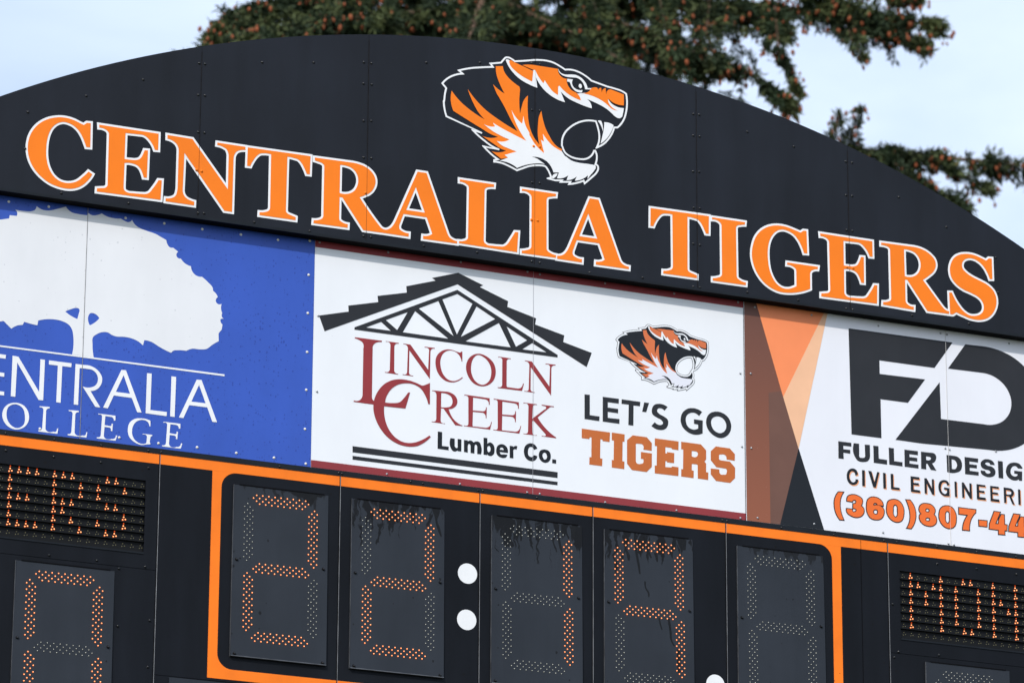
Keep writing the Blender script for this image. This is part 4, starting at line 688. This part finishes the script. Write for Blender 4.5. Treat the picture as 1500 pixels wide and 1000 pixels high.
def digit(x0, z0, ch, seed=0):
    yf = lambda z: PY0+(PY1-PY0)*(z0-z)/PH
    x1, z1 = x0+PW, z0-PH
    v = [(x0, PY0, z0), (x1, PY0, z0), (x1, PY1, z1), (x0, PY1, z1), (x0, .0, z0), (x1, .0, z0), (x1, .0, z1), (x0, .0, z1)]
    f = [(0, 3, 2, 1), (4, 5, 6, 7), (0, 1, 5, 4), (1, 2, 6, 5), (2, 3, 7, 6), (3, 0, 4, 7)]
    D = mesh_obj('digit_display', v, f, M['digit_plate' if 1 <= seed <= 3 else 'digit_plate_b'], SB)
    box_obj('bottom_lip', (x0+.0005, x1-.0005, PY1-.0035, PY1-.0002, z1, z1+.0040), M['edge_plate'], D)  # paler than the plate: bevel highlight put into the lip's colour
    box_obj('top_gap_shade', (x0+.030, x1-.022, -.0080, -.0002, z0+.0006, z0+.0052), M['dark'], D)  # dark strip laid in for the shadow in the gap above the plate
    box_obj('side_edge', (x0-.0012, x0+.0002, -.0098, -.0002, z1, z0), M['edge_plate'], D)
    rr = random.Random(seed)
    for s in 'abcdefg':
        pts = [(x0+px+rr.gauss(0, .0003), z0+pz+rr.gauss(0, .0003)) for px, pz in seg_pts(s)]
        y = lambda z, k=0.0: yf(z)-.0004-k
        if s in ON[ch]:
            v, f = lamp_parts(pts, lambda z: y(z), .0049, 8); so_ = mesh_obj('led_segment', v, f, M['led_socket'], D, stuff=True, label='lit amber segment')
            v, f = lamp_parts(pts, lambda z: y(z, .0006), .0041, 8, .002); mesh_obj('led_lens', v, f, M['led_ring'], so_, stuff=True)
            v, f = lamp_parts(pts, lambda z: y(z, .0030), .0024, 8, .001); mesh_obj('led_core', v, f, M['led_core'], so_, stuff=True)
        else:
            v, f = lamp_parts(pts, lambda z: y(z), .0052, 8); so_ = mesh_obj('led_segment', v, f, M['led_socket'], D, stuff=True)
            v, f = lamp_parts(pts, lambda z: y(z, .0006), .0025, 7, .003); mesh_obj('led_lens', v, f, M['led_off'], so_, stuff=True, smooth=True)
    pts = [(x0+.022, z0-.385), (x0+PW-.022, z0-.385), (x0+.020, z1+.014), (x0+PW-.020, z1+.012)]
    v, f = join([disc(x, z, .0090, yf(z)-.0005, 8, .009) for x, z in pts]); mesh_obj('screw', v, f, M['bolt_black'], D, stuff=True)
    return D
M['edge_plate'] = mat('pale_plate_edge', (0.10, 0.105, 0.115), 0.4, 0.3, var=0.4, vscale=15)  # pale tone that carries the painted highlight of the digit plate lip
for i, (x, z, ch) in enumerate([(0.8105, -1.351, '2'), (1.4427, -1.351, '2'), (2.2090, -1.351, '1'), (2.8400, -1.353, '9'), (3.6020, -1.356, ' '),
                                (-0.3030, -1.865, '0'), (4.7040, -1.868, ' '), (-0.9300, -1.865, '2'), (5.3330, -1.868, '0')]):
    digit(x, z, ch, i)
for i in range(len(SHAPES['stain'])):               # long wet runs that stand out on three of the plates
    o = flat('water_stain', 'stain', 0, M['stain'], SB, idx=[i])
    zw = [v.co.z+base(SB).z-Z0 for v in o.data.vertices]
    for v, z in zip(o.data.vertices, zw): v.co.y = PY0+(PY1-PY0)*(-1.351-z)/PH-.0003+(.0002 if v.index >= len(zw)//2 else 0)-base(SB).y
for x0, x1 in ((0.50, 1.30), (2.0, 2.9), (3.6, 4.4)):
    box_obj('caption_plate', (x0, x1, -.006, -.0002, -2.62, -2.3683), M['digit_plate'], SB)

# message displays -----------------------------------------------------------
GLY = {'T': ["111", "010", "010", "010", "010", "010", "010"], 'I': ["111", "010", "010", "010", "010", "010", "111"],
       'G': ["0111", "1000", "1000", "1011", "1001", "1001", "0110"], 'E': ["1111", "1000", "1000", "1110", "1000", "1000", "1111"],
       'R': ["1110", "1001", "1001", "1110", "1100", "1010", "1001"], 'S': ["0110", "1001", "1000", "0110", "0001", "1001", "0110"],
       'M': ["10001", "11011", "10101", "10101", "10001", "10001", "10001"], 'O': ["0110", "1001", "1001", "1001", "1001", "1001", "0110"],
       'N': ["1001", "1001", "1101", "1011", "1001", "1001", "1001"]}
GLY['I'] = ["1"]*7
CP, RP = 0.0454, 0.0450
def message(wx0, wx1, xc0, c0, ncols, text, label):
    """xc0 = x of column 0, text starts at its column"""
    wz0, wz1 = -1.755, -1.384
    v, f = box(wx0-.01, wx1+.01, 0.040, 0.050, wz0-.01, wz1+.01)
    D = mesh_obj('message_display', v, f, M['louver'], SB, label=label)
    box_obj('window_sill', (wx0, wx1, -.004, .040, wz0-.006, wz0+.002), M['cap'], D)
    for r in range(8):                                  # a sloping hood above each row of lamps
        zt = -1.4015-r*RP+.0265
        v = [(wx0, -.004, zt-.007), (wx1, -.004, zt-.007), (wx1, .040, zt+.001), (wx0, .040, zt+.001), (wx0, -.004, zt-.010), (wx1, -.004, zt-.010), (wx1, .040, zt-.002), (wx0, .040, zt-.002)]
        if r: mesh_obj('louver', v, [(0, 1, 2, 3), (4, 7, 6, 5), (0, 4, 5, 1), (0, 3, 7, 4), (1, 5, 6, 2)], M['louver'], D)
    lit = set()
    for ch, c in text:
        for r, row in enumerate(GLY[ch]):
            for k, q in enumerate(row):
                if q == '1': lit.add((c+k, r))
    core, ring, red, off = [], [], [], []
    yl = 0.012
    for c in range(c0, c0+ncols):
        for r in range(8):
            x, z = xc0+c*CP, -1.4015-r*RP
            px = [(x-.0043, z-.0143), (x+.0092, z-.0108), (x, z)]
            if (c, r) in lit:
                core += px; red.append((x+.0012, z+.0120))
            else: off += px
    v, f = join([disc(x, z, .0046, yl, 8, .002) for x, z in core]); mesh_obj('led_lens', v, f, M['led_ring'], D, stuff=True)
    v, f = join([disc(x, z, .0029, yl-.0025, 8, .001) for x, z in core]); mesh_obj('led_core', v, f, M['led_core'], D, stuff=True)
    v, f = join([disc(x, z, .0034, yl, 8, .002) for x, z in red]); mesh_obj('led_lens', v, f, M['led_red'], D, stuff=True, label='hooded red lamp')
    v, f = join([disc(x, z, .0026, yl, 7, .002) for x, z in off]); mesh_obj('unlit_led', v, f, M['led_off_amber'], D, stuff=True)
    # carrier sheet the lamps sit in
    v, f = box(wx0, wx1, yl+.0005, yl+.003, wz0, wz1); mesh_obj('lamp_board', v, f, M['louver'], D)
message(-1.135, 0.350, -0.3457-.0454, -16, 33, [('T', -12), ('I', -7), ('G', -5), ('E', 1), ('R', 6), ('S', 11)], 'left dot matrix display')
message(4.5634, 6.048, 4.5876, 0, 32, [('M', 1), ('O', 7), ('N', 12)], 'right dot matrix display')

# ------------------------------------------------------------------ posts carrying the board
for i, (x, lab) in enumerate(((-0.55, 'steel support post under the left end of the scoreboard'), (2.44, 'steel support post under the middle of the scoreboard'), (5.43, 'steel support post under the right end of the scoreboard'))):
    t = thing('support_post', lab, 'post', (x, 0.45, 0), 'steel posts carrying the scoreboard')
    v, f = join([box(x-.11, x+.11, .34, .36, -Z0, 0.02), box(x-.11, x+.11, .54, .56, -Z0, 0.02), box(x-.008, x+.008, .36, .54, -Z0, 0.02)])
    mesh_obj('beam', v, f, M['steel_post'], t)
    v, f = box(x-.35, x+.35, .1, .8, -Z0-.3, -Z0+.12); mesh_obj('footing', v, f, mat('concrete', (0.33, 0.32, 0.30), 0.9, var=0.15), t)
for i, (z, lab) in enumerate(((-0.35, 'upper steel cross beam behind the banners'), (-1.9, 'middle steel cross beam behind the scoreboard'), (-3.3, 'lower steel cross beam behind the scoreboard'))):
    t = thing('cross_beam', lab, 'beam', (2.44, .32, Z0+z), 'steel cross beams behind the board')
    v, f = box(XL+.1, XR-.1, .302, .339, z-.05, z+.05); mesh_obj('channel', v, f, M['steel_post'], t)

# ------------------------------------------------------------------ spruce behind the board
TX, TY = 9.42, 17.0
T = thing('spruce_tree', 'tall dark spruce with drooping branches and many orange-brown cones, behind the scoreboard', 'tree', (TX, TY, 0))
def tube(pts, rads, n=8):
    V, F = [], []
    for i, (p, r) in enumerate(zip(pts, rads)):
        p = Vector(p); q = Vector(pts[min(i+1, len(pts)-1)])-Vector(pts[max(i-1, 0)]); q.normalize()
        a = q.orthogonal().normalized(); b = q.cross(a)
        V += [tuple(p+(a*math.cos(2*math.pi*k/n)+b*math.sin(2*math.pi*k/n))*r) for k in range(n)]
        if i: F += [((i-1)*n+k, (i-1)*n+(k+1) % n, i*n+(k+1) % n, i*n+k) for k in range(n)]
    return V, F
hz = [(-Z0)+k*1.5 for k in range(19)]
rg = random.Random(4)
tp = [(TX+rg.uniform(-.03, .03), TY+rg.uniform(-.03, .03), z) for z in hz]
v, f = tube(tp, [0.40*(1-k/len(hz))+.02 for k in range(len(hz))], 12)
mesh_obj('trunk', v, f, M['bark'], T, smooth=True)
LIMBS = [
    [(9.45, 17, 9.35), (10.29, 16.5, 9.12), (11.23, 16, 8.94), (12.12, 15.7, 8.91), (12.66, 15.3, 8.80), (13.05, 15, 8.66)],
    [(9.49, 16.8, 8.65), (9.89, 15, 8.1), (10.29, 14.5, 7.74), (10.71, 14.2, 7.52), (10.99, 14, 7.22)],
    [(9.5, 17, 8.3), (10.9, 16.8, 7.9), (11.91, 16.5, 7.68), (12.4, 16, 7.62), (12.81, 15.5, 7.47), (13.4, 15.2, 7.39), (13.96, 15, 7.35), (14.75, 14.8, 7.24)],
    [(9.2, 17, 9.38), (8.0, 16.5, 8.77), (6.92, 16, 8.26), (6.3, 15.7, 7.93), (6.02, 15.5, 7.62)],
    [(9.3, 16.9, 8.9), (7.61, 15.5, 8.02), (6.56, 15, 7.56), (6.02, 14.6, 7.2)],
    [(9.52, 17.5, 9.04), (9.08, 18.5, 9.3), (8.57, 19.5, 9.51), (8.01, 20, 9.41)],
    [(9.31, 17, 9.18), (8.57, 15.5, 8.21), (7.88, 14, 7.34), (7.32, 12.8, 6.59)],
    [(9.42, 17, 9.05), (9.42, 16, 8.47), (9.47, 15, 7.9), (9.57, 14.3, 7.43)],
    [(9.42, 17, 8.91), (10.74, 18, 9.35), (12.0, 19, 9.73), (12.7, 19.5, 9.88)],
    [(9.45, 17, 9.93), (10.44, 16.5, 9.54), (11.54, 16, 9.35), (12.4, 15.5, 9.2), (12.76, 15.2, 9.02)],
    [(9.19, 17, 9.88), (7.99, 16.5, 9.19), (7.0, 16, 8.68), (6.5, 15.7, 8.35)],
    [(11.74, 15.6, 8.84), (11.62, 15.3, 8.29), (11.74, 15.2, 7.89)],
    [(12.41, 15.4, 8.74), (12.31, 15.1, 8.4), (12.37, 15, 8.2)],
    [(11.14, 15.8, 8.89), (10.9, 15.4, 8.35), (10.91, 15.2, 7.96)],
    [(10.65, 16, 9.03), (10.57, 15.6, 8.44), (10.54, 15.4, 8.01)],
    [(11.96, 15.8, 9.24), (12.49, 15.4, 8.89), (12.94, 15, 8.46)],
    [(12.34, 15.6, 7.41), (12.33, 15.5, 7.59), (12.36, 15.5, 7.76)],
    [(12.49, 15.6, 7.47), (12.52, 15.5, 7.65), (12.57, 15.5, 7.84)],
    [(12.76, 15.4, 7.41), (12.94, 15.2, 7.16), (13.13, 15, 6.98), (13.4, 15, 6.85)],
    [(13.32, 15.2, 7.36), (13.5, 15, 7.14), (13.65, 15, 7.08)],
    [(6.78, 15.8, 8.17), (6.31, 15.4, 7.67), (5.91, 15.2, 7.36)],
    [(7.66, 16, 8.6), (6.97, 15.4, 7.91), (6.49, 15, 7.42)],
    [(9.92, 16, 8.9), (9.97, 15.8, 8.48), (9.91, 15.5, 8.05)],
    [(12.82, 15.3, 9.05), (12.91, 15.2, 9.0), (13.01, 15.1, 8.94)],
]
CONES_AT = [.26, .24, .26, .24, .24, .05, .10, .05, .03, .25, .22]; VIEWED = len(LIMBS); THICK = [1.0, .8, .68, 1.0, .95, 1, .5, .35, 1, 1, .9, .5, .20, .55, .6, .8, .10, .10, .4, .5, .8, .9, .6, .3]
for z in np.arange(-6.6, 17.4, 0.62):              # the rest of the crown, below and above the limbs in view
    if 5.6 < z < 10.2: continue
    ln = min(5.2, (17.8-z)*0.42+.3); k0 = rg.uniform(0, 6.28)
    for k in range(5):
        a = k0+k*1.257+rg.uniform(-.2, .2); l = ln*rg.uniform(.8, 1.05)
        sag = 0.30 if z < 9 else (0.06 if z < 12.5 else 0.14)
        LIMBS.append([(TX+math.cos(a)*l*q, TY+math.sin(a)*l*q, z-sag*l*q+.10*l*q*q) for q in (0, .3, .6, 1)])
rs = np.random.RandomState(11)
QB, QM, CONES = [], [], []                          # blocks of needle sprigs
def twigs(P0, V0, LN, fine, mi, cone, nper=9, wd=0.0105):
    """many drooping twigs at once: start points, directions, lengths"""
    step = 0.05*fine; n = int(max(LN)/step)+1; P = P0.copy(); V = V0/np.linalg.norm(V0, axis=1)[:, None]; k = len(P)
    for i in range(n):
        alive = LN > i*step
        if not alive.any(): break
        P, V, LN, mi = P[alive], V[alive], LN[alive], mi[alive]; k = len(P)
        V = V+np.array([0, 0, -0.09*fine])+rs.normal(size=(k, 3))*.10; V /= np.linalg.norm(V, axis=1)[:, None]
        B = np.repeat(P, nper, 0)+rs.normal(size=(k*nper, 3))*.012*fine; D = np.repeat(V, nper, 0)*0.8+rs.normal(size=(k*nper, 3))*.62
        D /= np.linalg.norm(D, axis=1)[:, None]; D *= (0.080*fine*rs.uniform(.6, 1.3, k*nper))[:, None]
        A = np.cross(D, rs.normal(size=(k*nper, 3))); A /= np.linalg.norm(A, axis=1)[:, None]+1e-9; A *= wd*fine
        Q = np.stack([B, B+D*.5+A, B+D, B+D*.5-A], 1); QB.append(Q); QM.append(np.repeat(mi, nper))
        P = P+V*step
        last = LN <= (i+1)*step
        for p, v_ in zip(P[last], V[last]):
            if rs.rand() < cone: CONES.append(p)
        mid = rs.rand(k) < cone*.14
        for p in P[mid]: CONES.append(p)
def limb(pts, fine, dens, cone, gaps=0.0, thick=1.0, pale=.3):
    P = np.array(pts, float); dP = np.diff(P, axis=0); seg = np.linalg.norm(dP, axis=1); tot = seg.sum(); s = np.r_[0, np.cumsum(seg)]
    n = int(tot/0.05*dens); t = np.sort(rs.rand(n))*tot*.96+tot*.04; j = np.clip(np.searchsorted(s, t)-1, 0, len(seg)-1)
    fw = dP[j]/seg[j][:, None]; B = P[j]+dP[j]*((t-s[j])/seg[j])[:, None]
    lat = np.cross(fw, [0, 0, 1.0]); lat /= np.linalg.norm(lat, axis=1)[:, None]+1e-9
    sd_ = rs.choice([-1, 1], n)[:, None]; k = 1-t/tot
    clump = 0.62+0.38*np.sin(t*5.1+pts[0][2]*3)+0.25*np.sin(t*13.7+pts[0][0]*9)
    LN = (0.16+0.40*k**.6)*rs.uniform(.45, 1.1, n)*np.clip(clump, .25, 1.3)*thick
    LN = LN*np.where(rs.rand(n) < .07, 1.7, 1)
    keep = rs.rand(n) < np.clip(clump+.55-gaps, 0.1, 1)
    V = fw*rs.uniform(.2, .9, (n, 1))+lat*sd_*rs.uniform(.1, 1.0, (n, 1))+np.c_[np.zeros(n), np.zeros(n), rs.uniform(-1.1, .25, n)]
    mi = (rs.rand(n) < pale).astype(int)
    twigs((B+lat*sd_*rs.uniform(0, .10, (n, 1)))[keep], V[keep], LN[keep], fine, mi[keep], cone)
    m = max(3, int(9*dens*min(1, thick))); twigs(np.repeat(P[-1:], m, 0), (P[-1]-P[-2])/seg[-1]*1.3+rs.normal(size=(m, 3))*.3, rs.uniform(.06, .24, m)*min(1, thick*1.2), fine, np.ones(m, int), cone)
for i, l in enumerate(LIMBS):
    a = Vector(l[0]); tot = sum((Vector(l[k+1])-Vector(l[k])).length for k in range(len(l)-1))
    v, f = tube(l, [max(.010, .05*(1-k/len(l)))*(.28 if 11 <= i < VIEWED else 1) for k in range(len(l))], 6)
    mesh_obj('branch', v, f, M['bark'], T, smooth=True)
    if i < VIEWED: limb(l, 1.0, 5.0, CONES_AT[i] if i < len(CONES_AT) else 0.2, 0.25 if i in (5, 8) else 0.0, THICK[i] if i < len(THICK) else 1.0, .05 if i in (5, 8) else .34)
    else: limb(l, 2.6, 0.35 if l[0][2] < 9 else .8, 0.0)
# thick inner mass around the trunk
n = 1500; q = rs.normal(size=(n, 3))*[1.0, 0.8, 0.50]+[TX+.15, TY+.9, 8.75]
twigs(q, rs.normal(size=(n, 3))*[1, 1, .4]+[0, 0, -.5], rs.uniform(.15, .5, n), 1.0, (rs.rand(n) < .08).astype(int), .02)
QA = np.concatenate(QB); NM = np.concatenate(QM); c0 = QA[:, 0]
ok = ~((c0[:, 0] < 6.6) & (c0[:, 1] > 16.2) & (c0[:, 2] > 7.8) & (c0[:, 2] < 9.9))          # no loose sprigs off the tip of the left limbs
QA, NM = QA[ok], NM[ok]; NVa = QA.reshape(-1, 3); nq = len(NM); b_ = base(T)
me = bpy.data.meshes.new('foliage'); me.vertices.add(nq*4); me.loops.add(nq*4); me.polygons.add(nq)
me.vertices.foreach_set('co', (NVa-np.array([b_.x, b_.y, b_.z-Z0])).ravel())
me.loops.foreach_set('vertex_index', np.arange(nq*4)); me.polygons.foreach_set('loop_start', np.arange(0, nq*4, 4)); me.polygons.foreach_set('loop_total', np.full(nq, 4))
me.materials.append(M['needle']); me.materials.append(M['needle_new']); me.polygons.foreach_set('material_index', NM.astype(np.int32)); me.update(calc_edges=True)
fo = bpy.data.objects.new('foliage', me); link(fo, T); fo['kind'] = 'stuff'
parts = []
for p in CONES:
    for _ in range(rs.choice([1, 1, 2])):
        c = p+rs.normal(size=3)*.035; dv = np.array([rs.normal()*.18, rs.normal()*.18, -1.0]); dv /= np.linalg.norm(dv)
        L_ = rs.uniform(.038, .064); w = L_*rs.uniform(.27, .34)
        pts = [tuple(c+dv*L_*t) for t in (0, .2, .5, .8, 1)]
        parts.append(tube(pts, [w*.35, w*.9, w, w*.7, w*.12], 6))
v, f = join(parts); mesh_obj('cones', v, f, M['cone'], T, stuff=True, smooth=True)
